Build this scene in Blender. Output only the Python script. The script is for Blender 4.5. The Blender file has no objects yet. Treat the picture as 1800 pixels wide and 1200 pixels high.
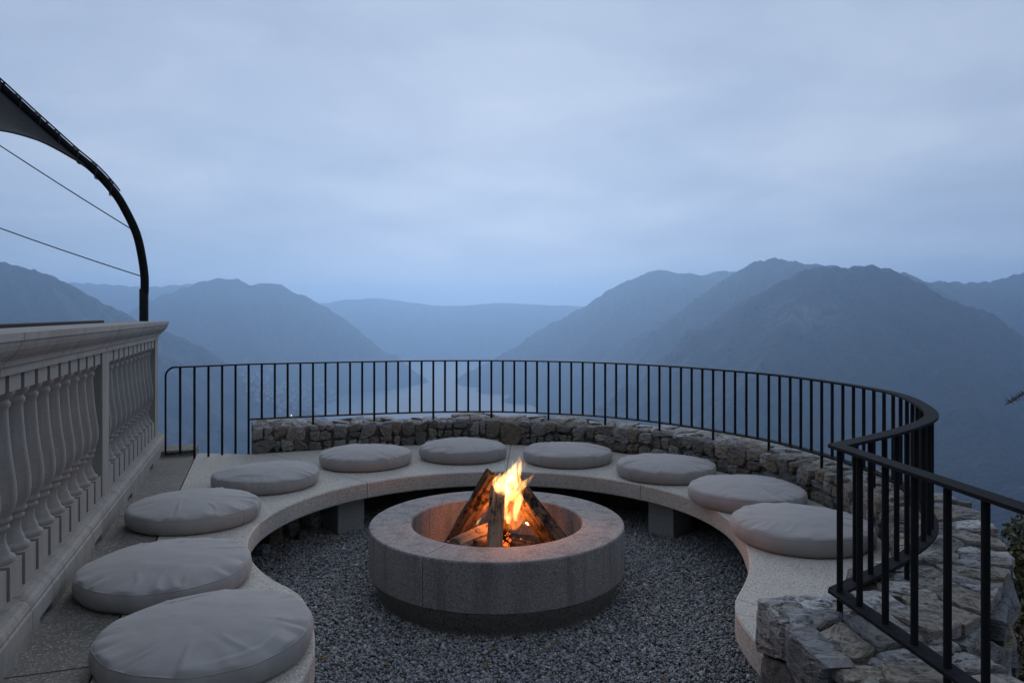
import bpy, math, random
import numpy as np
from mathutils import Vector, Matrix

random.seed(7)
rng = np.random.default_rng(11)
S = bpy.context.scene
COL = S.collection

# ------------------------------------------------------------------ camera
F, V0, CZ = 1290.0, 552.0, 1.51          # focal length (px of the 1800 px frame), horizon row, eye height
cam = bpy.data.cameras.new('camera')
cam.sensor_width = 36.0
cam.lens = F / 1800.0 * 36.0
cam.shift_y = (V0 - 600.0) / 1800.0
cam.clip_start = 0.05
cam.clip_end = 60000
camo = bpy.data.objects.new('camera', cam)
COL.objects.link(camo)
camo.location = (0, 0, CZ)
camo.rotation_euler = (math.radians(90), 0, 0)
S.camera = camo

# ------------------------------------------------------------------ world, sun, exposure
W = bpy.data.worlds.new('World')
S.world = W
W.use_nodes = True
nt = W.node_tree
nt.nodes.clear()
def N(t, typ, **kw):
    n = t.nodes.new(typ)
    for k, v in kw.items():
        if k in n.inputs: n.inputs[k].default_value = v
        else: setattr(n, k, v)
    return n
SUN_EL, SUN_ROT = math.radians(17), math.radians(-3)
sky = N(nt, 'ShaderNodeTexSky', sky_type='NISHITA', sun_disc=False, sun_elevation=SUN_EL, sun_rotation=SUN_ROT,
        altitude=700, air_density=1.0, dust_density=1.0, ozone_density=3.0)
tc = N(nt, 'ShaderNodeTexCoord')
# overcast deck: project the direction on a flat layer so that the clouds flatten toward the horizon
sep = N(nt, 'ShaderNodeSeparateXYZ'); nt.links.new(tc.outputs['Generated'], sep.inputs[0])
mz = N(nt, 'ShaderNodeMath', operation='MAXIMUM'); nt.links.new(sep.outputs['Z'], mz.inputs[0]); mz.inputs[1].default_value = 0.0
ad = N(nt, 'ShaderNodeMath', operation='ADD'); nt.links.new(mz.outputs[0], ad.inputs[0]); ad.inputs[1].default_value = 0.16
dx = N(nt, 'ShaderNodeMath', operation='DIVIDE'); nt.links.new(sep.outputs['X'], dx.inputs[0]); nt.links.new(ad.outputs[0], dx.inputs[1])
dy = N(nt, 'ShaderNodeMath', operation='DIVIDE'); nt.links.new(sep.outputs['Y'], dy.inputs[0]); nt.links.new(ad.outputs[0], dy.inputs[1])
cmb = N(nt, 'ShaderNodeCombineXYZ'); nt.links.new(dx.outputs[0], cmb.inputs[0]); nt.links.new(dy.outputs[0], cmb.inputs[1])
n1 = N(nt, 'ShaderNodeTexNoise', Scale=1.3, Detail=8.0, Roughness=0.56, Distortion=0.35); nt.links.new(cmb.outputs[0], n1.inputs['Vector'])
n2 = N(nt, 'ShaderNodeTexNoise', Scale=0.42, Detail=3.0, Roughness=0.5); nt.links.new(cmb.outputs[0], n2.inputs['Vector'])
mx = N(nt, 'ShaderNodeMath', operation='ADD'); nt.links.new(n1.outputs[0], mx.inputs[0]); nt.links.new(n2.outputs[0], mx.inputs[1])
rmp = N(nt, 'ShaderNodeValToRGB'); nt.links.new(mx.outputs[0], rmp.inputs[0])
e = rmp.color_ramp.elements
# colour before the Background strength of 0.1
half = N(nt, 'ShaderNodeMath', operation='MULTIPLY'); nt.links.new(mx.outputs[0], half.inputs[0]); half.inputs[1].default_value = 0.5
nt.links.new(half.outputs[0], rmp.inputs[0])
e[0].position = 0.39; e[0].color = (0.33, 0.405, 0.545, 1)
e[1].position = 0.61; e[1].color = (0.50, 0.57, 0.69, 1)
m_ = e.new(0.5); m_.color = (0.40, 0.48, 0.618, 1)
scl = N(nt, 'ShaderNodeVectorMath', operation='SCALE'); nt.links.new(rmp.outputs[0], scl.inputs[0]); scl.inputs['Scale'].default_value = 11.2
mixw = N(nt, 'ShaderNodeMixRGB'); mixw.inputs[0].default_value = 0.93
nt.links.new(sky.outputs[0], mixw.inputs[1]); nt.links.new(scl.outputs[0], mixw.inputs[2])
bg = N(nt, 'ShaderNodeBackground', Strength=0.1); nt.links.new(mixw.outputs[0], bg.inputs[0])
wo = N(nt, 'ShaderNodeOutputWorld'); nt.links.new(bg.outputs[0], wo.inputs[0])

sl = bpy.data.lights.new('sun', 'SUN')
sl.energy = 1.2; sl.angle = math.radians(30); sl.color = (0.94, 0.96, 1.0)
so = bpy.data.objects.new('sun', sl); COL.objects.link(so)
az = SUN_ROT
sd = Vector((math.sin(az) * math.cos(SUN_EL), math.cos(az) * math.cos(SUN_EL), math.sin(SUN_EL)))
so.rotation_euler = (-sd).to_track_quat('-Z', 'Y').to_euler()

S.view_settings.view_transform = 'Standard'
S.view_settings.look = 'None'
S.view_settings.exposure = 0.0
S.view_settings.gamma = 1.0
S.render.engine = 'CYCLES'
S.cycles.use_denoising = True
S.cycles.max_bounces = 8
S.cycles.volume_bounces = 3
S.cycles.sample_clamp_indirect = 0.7
S.cycles.sample_clamp_direct = 5.0

# ------------------------------------------------------------------ helpers
def P(x, y, z):
    """pixel of the photograph + known height -> point"""
    Y = F * (CZ - z) / (y - V0)
    return np.array([(x - 900.0) * Y / F, Y, z])
def PD(x, y, Y):
    """pixel + known depth -> point"""
    return np.array([(x - 900.0) * Y / F, Y, CZ - (y - V0) * Y / F])

def mesh(name, v, f, m=None, parent=None, smooth=False):
    me = bpy.data.meshes.new(name)
    me.from_pydata([tuple(map(float, p)) for p in v], [], [tuple(map(int, q)) for q in f])
    if m: me.materials.append(m)
    if smooth: me.shade_smooth()
    me.update()
    o = bpy.data.objects.new(name, me)
    COL.objects.link(o)
    if parent: o.parent = parent
    return o
def fastmesh(name, v, f, m=None, parent=None, smooth=False):
    """numpy verts (n,3) and faces (k,3|4)"""
    me = bpy.data.meshes.new(name)
    v = np.asarray(v, np.float32); f = np.asarray(f, np.int32)
    k, c = f.shape
    me.vertices.add(len(v)); me.vertices.foreach_set('co', v.ravel())
    me.loops.add(k * c); me.loops.foreach_set('vertex_index', f.ravel())
    me.polygons.add(k)
    me.polygons.foreach_set('loop_start', np.arange(0, k * c, c, dtype=np.int32))
    me.polygons.foreach_set('loop_total', np.full(k, c, np.int32))
    if smooth: me.polygons.foreach_set('use_smooth', np.ones(k, bool))
    me.update(calc_edges=True); me.validate()
    if m: me.materials.append(m)
    o = bpy.data.objects.new(name, me); COL.objects.link(o)
    if parent: o.parent = parent
    return o
def inst(src, name, parent=None, loc=None, rot=None, scale=None):
    o = bpy.data.objects.new(name, src.data); COL.objects.link(o)
    if parent: o.parent = parent
    if loc is not None: o.location = loc
    if rot is not None: o.rotation_euler = rot
    if scale is not None: o.scale = scale
    return o
def empty(name, loc=(0, 0, 0)):
    o = bpy.data.objects.new(name, None); COL.objects.link(o)
    o.location = loc; o.empty_display_size = 0.1
    return o
def tag(o, label=None, cat=None, group=None, kind=None):
    if label: o['label'] = label
    if cat: o['category'] = cat
    if group: o['group'] = group
    if kind: o['kind'] = kind
    return o
def put(o, parent):
    """parent a mesh built in world coordinates to a thing standing elsewhere"""
    o.parent = parent
    o.matrix_parent_inverse = Matrix.Translation(-Vector(parent.location))
    return o

def h3(ix, iy, iz, seed=0):
    n = (ix.astype(np.int64) * 374761393 + iy.astype(np.int64) * 668265263 + iz.astype(np.int64) * 2147483647 + seed * 974711) & 0xffffffff
    n = ((n ^ (n >> 13)) * 1274126177) & 0xffffffff
    n = ((n ^ (n >> 16)) * 2246822519) & 0xffffffff
    return ((n ^ (n >> 15)) & 0xffffff) / float(0xffffff)
def noise2(x, y, seed=0):
    ix = np.floor(x); iy = np.floor(y); fx = x - ix; fy = y - iy
    fx = fx * fx * (3 - 2 * fx); fy = fy * fy * (3 - 2 * fy); z = np.zeros_like(ix)
    a = h3(ix, iy, z, seed); b = h3(ix + 1, iy, z, seed); c = h3(ix, iy + 1, z, seed); d = h3(ix + 1, iy + 1, z, seed)
    return (a + (b - a) * fx) * (1 - fy) + (c + (d - c) * fx) * fy
def fbm2(x, y, oct=4, seed=0, ridged=False):
    s = 0; a = 0.5; t = 0
    for k in range(oct):
        n = noise2(x * 2 ** k + 17.3 * k, y * 2 ** k - 9.1 * k, seed + k)
        if ridged: n = 1 - np.abs(2 * n - 1)
        s = s + a * n; t += a; a *= 0.5
    return s / t
def sn1(t, seed):   # smooth 1d noise -1..1
    t = np.asarray(t, float)
    return 2 * noise2(t, np.full_like(t, seed * 3.7 + 0.5), seed) - 1

def box(name, c, size, m, parent=None, bevel=0.0, rz=0.0):
    """box with chamfered edges, centre c"""
    sx, sy, sz = [s / 2 for s in size]; b = bevel
    v = []; f = []
    if b <= 0:
        v = [(x, y, z) for z in (-sz, sz) for x, y in ((-sx, -sy), (sx, -sy), (sx, sy), (-sx, sy))]
        f = [(3, 2, 1, 0), (4, 5, 6, 7), (0, 1, 5, 4), (1, 2, 6, 5), (2, 3, 7, 6), (3, 0, 4, 7)]
    else:
        rings = [(-sz, b), (-sz + b, 0), (sz - b, 0), (sz, b)]
        for z, i in rings:
            x, y = sx - i, sy - i
            bb = b if i == 0 else b * .5
            v += [(-x + bb, -y, z), (x - bb, -y, z), (x, -y + bb, z), (x, y - bb, z), (x - bb, y, z), (-x + bb, y, z), (-x, y - bb, z), (-x, -y + bb, z)]
        for r in range(3):
            for k in range(8):
                a = r * 8 + k; q = r * 8 + (k + 1) % 8
                f.append((a, q, q + 8, a + 8))
        f.append(tuple(range(7, -1, -1))); f.append(tuple(range(24, 32)))
    cr, sr = math.cos(rz), math.sin(rz)
    v = [(c[0] + x * cr - y * sr, c[1] + x * sr + y * cr, c[2] + z) for x, y, z in v]
    return mesh(name, v, f, m, parent)
def tube(name, pts, rad, m, parent=None, n=10, smooth=True, cap=True):
    pts = [Vector(p) for p in pts]; v = []; f = []
    rad = rad if hasattr(rad, '__len__') else [rad] * len(pts)
    up = None
    for i, p in enumerate(pts):
        t = (pts[min(i + 1, len(pts) - 1)] - pts[max(i - 1, 0)]).normalized()
        if up is None:
            up = Vector((0, 0, 1)) if abs(t.z) < .9 else Vector((1, 0, 0))
        a = t.cross(up)
        if a.length < 1e-5: a = t.cross(Vector((0, 1, 0)))
        a.normalize(); b = a.cross(t).normalized(); up = b
        for k in range(n):
            q = 2 * math.pi * k / n
            v.append(p + (a * math.cos(q) + b * math.sin(q)) * rad[i])
    for i in range(len(pts) - 1):
        for k in range(n):
            f.append((i * n + k, i * n + (k + 1) % n, (i + 1) * n + (k + 1) % n, (i + 1) * n + k))
    if cap:
        f.append(tuple(range(n - 1, -1, -1))); f.append(tuple(range((len(pts) - 1) * n, len(pts) * n)))
    return mesh(name, v, f, m, parent, smooth)
def catmull(pts, per=8):
    pts = [np.array(p, float) for p in pts]; out = []
    q = [2 * pts[0] - pts[1]] + pts + [2 * pts[-1] - pts[-2]]
    for i in range(1, len(q) - 2):
        for k in range(per):
            t = k / per
            out.append(0.5 * (2 * q[i] + (q[i + 1] - q[i - 1]) * t + (2 * q[i - 1] - 5 * q[i] + 4 * q[i + 1] - q[i + 2]) * t * t + (3 * q[i] - q[i - 1] - 3 * q[i + 1] + q[i + 2]) * t ** 3))
    out.append(pts[-1])
    return np.array(out)
def resample(p, step=None, n=None):
    d = np.r_[0, np.cumsum(np.linalg.norm(np.diff(p, axis=0), axis=1))]
    n = n or max(2, int(round(d[-1] / step)) + 1)
    s = np.linspace(0, d[-1], n)
    return np.stack([np.interp(s, d, p[:, k]) for k in range(p.shape[1])], 1)

# ------------------------------------------------------------------ materials
def mat(name):
    m = bpy.data.materials.new(name); m.use_nodes = True
    t = m.node_tree; b = t.nodes['Principled BSDF']
    return m, t, b
def ramp(t, src, stops):
    r = N(t, 'ShaderNodeValToRGB'); t.links.new(src, r.inputs[0])
    el = r.color_ramp.elements
    while len(el) < len(stops): el.new(0.5)
    for k, (p, c) in enumerate(stops):
        el[k].position = p; el[k].color = (*c, 1) if len(c) == 3 else c
    return r.outputs[0]
def mixc(t, fac, a, b, mode='MIX'):
    n = N(t, 'ShaderNodeMixRGB', blend_type=mode)
    for i, s in ((0, fac), (1, a), (2, b)):
        if isinstance(s, (int, float)): n.inputs[i].default_value = s
        elif isinstance(s, tuple): n.inputs[i].default_value = (*s, 1)
        else: t.links.new(s, n.inputs[i])
    return n.outputs[0]
def tex(t, kind, scale, vec=None, **kw):
    n = N(t, kind, Scale=scale, **kw)
    if vec is not None: t.links.new(vec, n.inputs['Vector'])
    return n
def coords(t, scale=(1, 1, 1), out='Object'):
    c = N(t, 'ShaderNodeTexCoord'); mp = N(t, 'ShaderNodeMapping'); mp.inputs['Scale'].default_value = scale
    t.links.new(c.outputs[out], mp.inputs['Vector'])
    return mp.outputs[0]
def bump(t, b, h, strength, dist):
    n = N(t, 'ShaderNodeBump', Strength=strength, Distance=dist); t.links.new(h, n.inputs['Height']); t.links.new(n.outputs[0], b.inputs['Normal'])

def granular(name, col, speck_d, speck_l, scale, rough=0.85, blot=0.25, streak=0.0, bstr=0.35, sp=1.0):
    """cast or cut stone: fine aggregate specks, blotches, optional vertical water streaks"""
    m, t, b = mat(name); c = coords(t)
    v = tex(t, 'ShaderNodeTexVoronoi', scale, c)
    n = tex(t, 'ShaderNodeTexNoise', scale * .8, c, Detail=3.0)
    big = tex(t, 'ShaderNodeTexNoise', 3.2, c, Detail=6.0, Roughness=.62)
    k = tuple(x * (1 - blot) for x in col); l = tuple(min(1, x * (1 + blot * .7)) for x in col)
    base = ramp(t, big.outputs[0], [(.3, k), (.5, col), (.72, l)])
    hs = N(t, 'ShaderNodeSeparateColor'); t.links.new(v.outputs['Color'], hs.inputs[0])
    dk = ramp(t, hs.outputs[0], [(.80, (0, 0, 0)), (.86, (sp, sp, sp))])
    lt = ramp(t, hs.outputs[1], [(.82, (0, 0, 0)), (.90, (sp, sp, sp))])
    base = mixc(t, dk, base, speck_d); base = mixc(t, lt, base, speck_l)
    base = mixc(t, 0.35, base, mixc(t, n.outputs[0], tuple(x * .6 for x in col), tuple(min(1, x * 1.4) for x in col)))
    if streak:
        cs = coords(t, (9, 9, .7)); sN = tex(t, 'ShaderNodeTexNoise', 1.6, cs, Detail=5.0, Roughness=.6)
        base = mixc(t, ramp(t, sN.outputs[0], [(.48, (0, 0, 0)), (.72, (streak,) * 3)]), base, tuple(x * .38 for x in col))
    t.links.new(base, b.inputs['Base Color']); b.inputs['Roughness'].default_value = rough
    b.inputs['Specular IOR Level'].default_value = .3
    hm = N(t, 'ShaderNodeMath', operation='ADD'); t.links.new(n.outputs[0], hm.inputs[0]); t.links.new(v.outputs['Distance'], hm.inputs[1])
    bump(t, b, hm.outputs[0], bstr, .004)
    return m
M_bench = granular('terrazzo_seat', (.44, .405, .345), (.14, .12, .11), (.62, .59, .55), 210, blot=.16)
M_ring = granular('cast_stone_ring', (.255, .235, .225), (.09, .08, .075), (.48, .43, .40), 230, blot=.25, streak=.7)
M_base = granular('dark_plinth_stone', (.20, .187, .168), (.02, .02, .018), (.09, .085, .075), 160, blot=.4)
M_balu = granular('grey_carved_stone', (.265, .245, .22), (.12, .11, .10), (.40, .38, .35), 260, blot=.22, streak=.5, bstr=.12, sp=.35)
M_slab = granular('weathered_paving', (.17, .152, .128), (.08, .075, .065), (.34, .32, .29), 150, blot=.5)
M_block = granular('smooth_support_stone', (.33, .33, .31), (.11, .11, .10), (.27, .26, .25), 260, blot=.2, bstr=.15)

def rubble(name, stops, rough=.8, tint_scale=7):
    m, t, b = mat(name); c = coords(t)
    oi = N(t, 'ShaderNodeObjectInfo')
    base = ramp(t, oi.outputs['Random'], stops)
    n = tex(t, 'ShaderNodeTexNoise', tint_scale, c, Detail=7.0, Roughness=.65)
    n2 = tex(t, 'ShaderNodeTexNoise', 38, c, Detail=6.0, Roughness=.7)
    cs = coords(t, (1, 1, 3.2)); n3 = tex(t, 'ShaderNodeTexNoise', 22, cs, Detail=5.0, Distortion=1.2)
    base = mixc(t, ramp(t, n.outputs[0], [(.45, (0, 0, 0)), (.68, (.75, .75, .75))]), base, (.17, .125, .075))
    base = mixc(t, ramp(t, n2.outputs[0], [(.55, (0, 0, 0)), (.78, (.55, .55, .55))]), base, (.42, .40, .37))
    base = mixc(t, ramp(t, n3.outputs[0], [(.38, (.75, .75, .75)), (.5, (0, 0, 0))]), base, (.05, .046, .04))
    t.links.new(base, b.inputs['Base Color']); b.inputs['Roughness'].default_value = rough
    hm = N(t, 'ShaderNodeMath', operation='ADD'); t.links.new(n2.outputs[0], hm.inputs[0]); t.links.new(n3.outputs[0], hm.inputs[1])
    bump(t, b, hm.outputs[0], .8, .018)
    return m
M_rub = rubble('rubble_stone', [(0, (.085, .08, .075)), (.2, (.20, .19, .18)), (.38, (.16, .12, .08)), (.56, (.38, .375, .37)), (.72, (.11, .117, .13)), (.86, (.27, .268, .265)), (1, (.30, .24, .165))])
M_cap = rubble('slate_cap', [(0, (.17, .168, .165)), (.3, (.34, .338, .335)), (.5, (.25, .215, .17)), (.7, (.50, .497, .49)), (.85, (.28, .245, .195)), (1, (.22, .226, .235))], tint_scale=5)
m, t, b = mat('mortar'); M_mort = m
c = coords(t); n = tex(t, 'ShaderNodeTexNoise', 30, c, Detail=8.0, Roughness=.7)
t.links.new(ramp(t, n.outputs[0], [(.3, (.05, .044, .036)), (.5, (.115, .10, .08)), (.72, (.20, .18, .15))]), b.inputs['Base Color'])
b.inputs['Roughness'].default_value = .95; bump(t, b, n.outputs[0], .9, .03)

m, t, b = mat('dark_painted_steel'); M_steel = m
c = coords(t); n = tex(t, 'ShaderNodeTexNoise', 60, c, Detail=4.0)
t.links.new(ramp(t, n.outputs[0], [(.3, (.012, .0125, .014)), (.7, (.022, .0225, .025))]), b.inputs['Base Color'])
b.inputs['Roughness'].default_value = .6; b.inputs['Specular IOR Level'].default_value = .02; bump(t, b, n.outputs[0], .12, .002)
m, t, b = mat('galvanised_cable'); M_cable = m
b.inputs['Base Color'].default_value = (.05, .05, .055, 1); b.inputs['Metallic'].default_value = .6; b.inputs['Roughness'].default_value = .45

m, t, b = mat('cushion_canvas'); M_cush = m
c = coords(t); w1 = tex(t, 'ShaderNodeTexNoise', 420, c, Detail=2.0)
n = tex(t, 'ShaderNodeTexNoise', 6, c, Detail=6.0, Roughness=.6); oi = N(t, 'ShaderNodeObjectInfo')
base = ramp(t, n.outputs[0], [(.3, (.245, .23, .218)), (.7, (.305, .288, .272))])
base = mixc(t, .35, base, mixc(t, w1.outputs[0], (.19, .177, .167), (.36, .338, .32)))
base = mixc(t, .25, base, mixc(t, oi.outputs['Random'], (.23, .216, .205), (.32, .302, .287)))
t.links.new(base, b.inputs['Base Color']); b.inputs['Roughness'].default_value = .9
b.inputs['Sheen Weight'].default_value = .15
bump(t, b, w1.outputs[0], .25, .002)

m, t, b = mat('gravel_chips'); M_grav = m
a = N(t, 'ShaderNodeAttribute'); a.attribute_name = 'chip'
t.links.new(ramp(t, a.outputs['Fac'], [(0, (.12, .122, .125)), (.3, (.21, .212, .216)), (.55, (.27, .272, .276)), (.8, (.38, .378, .376)), (.93, (.25, .19, .14)), (1, (.55, .54, .53))]), b.inputs['Base Color'])
b.inputs['Roughness'].default_value = .7
m, t, b = mat('gravel_bed'); M_bed = m
c = coords(t); v = tex(t, 'ShaderNodeTexVoronoi', 75, c)
hs = N(t, 'ShaderNodeSeparateColor'); t.links.new(v.outputs['Color'], hs.inputs[0])
t.links.new(ramp(t, hs.outputs[0], [(0, (.03, .032, .036)), (.6, (.10, .105, .11)), (1, (.22, .22, .22))]), b.inputs['Base Color'])
b.inputs['Roughness'].default_value = .85; bump(t, b, v.outputs['Distance'], .8, .01)

def flatmat(name, col, rough=.8, var=.35, scale=12):
    m, t, b = mat(name); c = coords(t); n = tex(t, 'ShaderNodeTexNoise', scale, c, Detail=5.0)
    t.links.new(ramp(t, n.outputs[0], [(.3, tuple(x * (1 - var) for x in col)), (.7, tuple(min(1, x * (1 + var)) for x in col))]), b.inputs['Base Color'])
    b.inputs['Roughness'].default_value = rough
    return m
M_soil = flatmat('dark_soil', (.035, .030, .024), .95, .5, 20)
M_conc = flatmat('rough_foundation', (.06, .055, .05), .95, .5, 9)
M_fabric = flatmat('sail_fabric', (.032, .029, .028), .9, .25, 40)
M_rope = flatmat('lacing_rope', (.03, .03, .03), .8, .3, 90)
M_leaf = flatmat('dry_leaf', (.16, .085, .03), .8, .6, 60)

# ------------------------------------------------------------------ terrain, lake, town
LAKE = -500.0
ridges = [  # (pixel profile, distance in metres, flank slope)
    ([(420, 540), (520, 536), (560, 533), (600, 527), (650, 523), (700, 526), (760, 537), (820, 535), (880, 531), (940, 534), (1000, 535), (1040, 540), (1120, 548), (1220, 540)], 9300, .42),
    ([(210, 560), (260, 527), (300, 512), (335, 499), (365, 490), (405, 487), (432, 495), (450, 499), (475, 493), (500, 502), (540, 521), (568, 534), (597, 560), (618, 600), (628, 645)], 5300, .80),
    ([(60, 490), (115, 495), (160, 497), (210, 500), (255, 505), (300, 500), (340, 498), (400, 505)], 7200, .5),
    ([(-260, 400), (-120, 430), (-40, 450), (0, 458), (35, 468), (70, 475), (110, 493), (150, 515), (200, 541), (245, 563), (300, 592), (360, 624), (420, 660), (480, 705)], 3000, .62),
    ([(815, 668), (850, 646), (885, 623), (950, 591), (1040, 545), (1080, 515), (1110, 490), (1140, 476), (1165, 473), (1195, 478), (1230, 482), (1275, 474), (1310, 477), (1380, 470)], 5400, .62),
    ([(1030, 735), (1090, 672), (1150, 625), (1210, 577), (1255, 528), (1300, 480), (1325, 459), (1355, 452), (1390, 458), (1420, 462), (1455, 464), (1500, 472), (1600, 480)], 3900, .66),
    ([(1130, 790), (1190, 715), (1250, 640), (1300, 580), (1340, 531), (1380, 490), (1420, 472), (1450, 467), (1480, 469), (1515, 464), (1540, 466), (1565, 471), (1592, 486), (1640, 513), (1700, 561), (1750, 589), (1800, 611), (1880, 650), (1990, 690)], 2700, .70),
    ([(1560, 500), (1620, 496), (1660, 493), (1700, 496), (1740, 494), (1770, 485), (1800, 478), (1880, 462), (2000, 440)], 4300, .55),
]
SEG = []
for prof, D, slope in ridges:
    q = [np.array([(x - 900) / F * D, D, CZ - (y - V0) / F * D]) for x, y in prof]
    for a_, b_ in zip(q[:-1], q[1:]): SEG.append((a_, b_, slope))
# spurs running down from the crests toward the valley
def spur(px, py, D, ex, ey, ED, slope): 
    a_ = np.array([(px - 900) / F * D, D, CZ - (py - V0) / F * D]); b_ = np.array([(ex - 900) / F * ED, ED, CZ - (ey - V0) / F * ED])
    k = 7; prev = a_
    for i in range(1, k + 1):
        u = i / k; p = a_ + (b_ - a_) * u
        p = p + np.array([1, .3, 0]) * 60 * math.sin(5 * u + px) * u * (1 - u) * 2 + np.array([0, 0, -1]) * 60 * u * (1 - u)
        SEG.append((prev, p, slope)); prev = p
spur(1515, 480, 2690, 1480, 900, 1500, .72); spur(1420, 485, 2690, 1230, 800, 1750, .74); spur(1640, 530, 2680, 1800, 860, 1350, .70)
spur(1355, 460, 3880, 1120, 720, 2900, .7); spur(1165, 480, 5380, 960, 660, 4300, .66)
spur(405, 492, 5280, 465, 640, 4000, .78); spur(475, 497, 5280, 540, 640, 4600, .85); spur(70, 485, 2980, 260, 760, 1900, .7); spur(0, 465, 2980, 120, 760, 1800, .7)
spur(150, 520, 2990, 400, 745, 2300, .68)

def HT(x, y):
    wx = (fbm2(x / 420, y / 420, 3, 5) - .5) * 150; wy = (fbm2(x / 420 + 40, y / 420, 3, 9) - .5) * 150
    r0 = np.hypot(x, y)
    h = np.full(x.shape, LAKE - 40.0); dn = np.full(x.shape, 1e9)
    for a_, b_, sl_ in SEG:
        d = b_[:2] - a_[:2]; L2 = (d ** 2).sum() + 1e-9
        def dist(X, Y):
            u = np.clip(((X - a_[0]) * d[0] + (Y - a_[1]) * d[1]) / L2, 0, 1)
            return np.hypot(X - a_[0] - u * d[0], Y - a_[1] - u * d[1]), u
        d0, _ = dist(x, y)
        k = np.clip(d0 / 260, 0, 1)
        dd, u = dist(x + wx * k, y + wy * k)
        dd = np.minimum(dd, d0 + 150)
        z = a_[2] + u * (b_[2] - a_[2]) - sl_ * dd
        up = z > h
        h = np.where(up, z, h); dn = np.where(up, dd, dn)
    k = np.clip(dn / 300, 0, 1)
    gul = fbm2(x / 260, y / 260, 4, 21, True)
    h = h + (gul - .62) * 115 * k * (h > LAKE - 39)
    h = h + (fbm2(x / 55, y / 55, 3, 33) - .5) * (9 + 14 * k) * (h > LAKE - 39)
    h = h + (noise2(x / 11, y / 11, 43) - .35) * 8.0 * (h > LAKE - 39)
    h = np.maximum(h, LAKE - 40)
    # the hill that carries the terrace
    ex = np.maximum(x - 2.35 - .3 * (y < 3) * 0, 0); ey = np.maximum(y - 6.9, 0); el = np.maximum(-x - 9, 0)
    d = np.sqrt(ex ** 2 + ey ** 2 + el ** 2)
    nr = -.38 - .42 * np.minimum(d, 2.2) - .95 * np.maximum(d - 2.2, 0) + (fbm2(x / 3.1, y / 3.1, 4, 3) - .5) * np.minimum(d, 40) * .35
    nr = nr + 1.15 * np.clip(-y - 4, 0, 130)  # unseen slope behind the camera, added steep to block sky light on near sides
    return np.where(r0 < 900, np.maximum(nr, h), h)

azs = np.radians(np.concatenate([np.linspace(-180, -44, 60)[:-1], np.linspace(-44, 44, 1250), np.linspace(44, 180, 60)[1:]]))
rad = np.concatenate([np.geomspace(1.2, 1150, 80)[:-1], np.geomspace(1150, 9800, 235), [10300, 11500, 13000]])
A, R = np.meshgrid(azs, rad)
GX, GY = R * np.sin(A), R * np.cos(A)
GZ = HT(GX, GY)
nr_, na_ = GX.shape
idx = np.arange(nr_ * na_).reshape(nr_, na_)
fq = np.stack([idx[:-1, :-1], idx[1:, :-1], idx[1:, 1:], idx[:-1, 1:]], -1).reshape(-1, 4)[:, ::-1]
m, t, b = mat('forested_slope'); M_for = m
c = coords(t)
v = tex(t, 'ShaderNodeTexVoronoi', .075, c); big = tex(t, 'ShaderNodeTexNoise', .004, c, Detail=8.0, Roughness=.65)
col = ramp(t, v.outputs['Distance'], [(0, (.040, .034, .024)), (.45, (.018, .019, .013)), (1, (.007, .008, .006))])
mid = tex(t, 'ShaderNodeTexNoise', .021, c, Detail=7.0, Roughness=.7)
col = mixc(t, ramp(t, mid.outputs[0], [(.46, (0, 0, 0)), (.60, (.85, .85, .85))]), col, (.050, .038, .025))
col = mixc(t, ramp(t, mid.outputs[0], [(.36, (.8, .8, .8)), (.46, (0, 0, 0))]), col, (.006, .008, .006))
col = mixc(t, ramp(t, big.outputs[0], [(.4, (0, 0, 0)), (.62, (.6, .6, .6))]), col, (.032, .022, .016))
geo = N(t, 'ShaderNodeNewGeometry')
cl = tex(t, 'ShaderNodeTexNoise', .011, coords(t, (1, 1, .35)), Detail=7.0, Roughness=.72)
rock = ramp(t, cl.outputs[0], [(.635, (0, 0, 0)), (.68, (1, 1, 1))])
# bare cliff on the near peak
vd = N(t, 'ShaderNodeVectorMath', operation='DISTANCE'); cc = N(t, 'ShaderNodeTexCoord')
t.links.new(cc.outputs['Object'], vd.inputs[0]); vd.inputs[1].default_value = tuple(PD(1410, 548, 2480))
near = ramp(t, N(t, 'ShaderNodeMath', operation='DIVIDE').outputs[0], [(0, (1, 1, 1)), (1, (0, 0, 0))])
dv = [n for n in t.nodes if n.type == 'MATH'][-1]; t.links.new(vd.outputs['Value'], dv.inputs[0]); dv.inputs[1].default_value = 190
cl2 = tex(t, 'ShaderNodeTexNoise', .018, coords(t, (1, 1, .5)), Detail=8.0, Roughness=.75)
rk2 = mixc(t, 1.0, near, ramp(t, cl2.outputs[0], [(.46, (0, 0, 0)), (.56, (1, 1, 1))]), 'MULTIPLY')
col = mixc(t, mixc(t, 1.0, rk2, (0.5, .5, .5), 'MULTIPLY'), col, (.22, .21, .20))
col = mixc(t, mixc(t, 1.0, rock, (0.35, .35, .35), 'MULTIPLY'), col, (.2, .185, .165))
t.links.new(col, b.inputs['Base Color']); b.inputs['Roughness'].default_value = .95; b.inputs['Specular IOR Level'].default_value = .1
bump(t, b, v.outputs['Distance'], .8, 6.0)
ter = fastmesh('hills', np.stack([GX, GY, GZ], -1).reshape(-1, 3), fq, M_for, None, True)
tag(ter, 'forested mountains rising round the hazy lake valley', None, None, 'structure')

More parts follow.
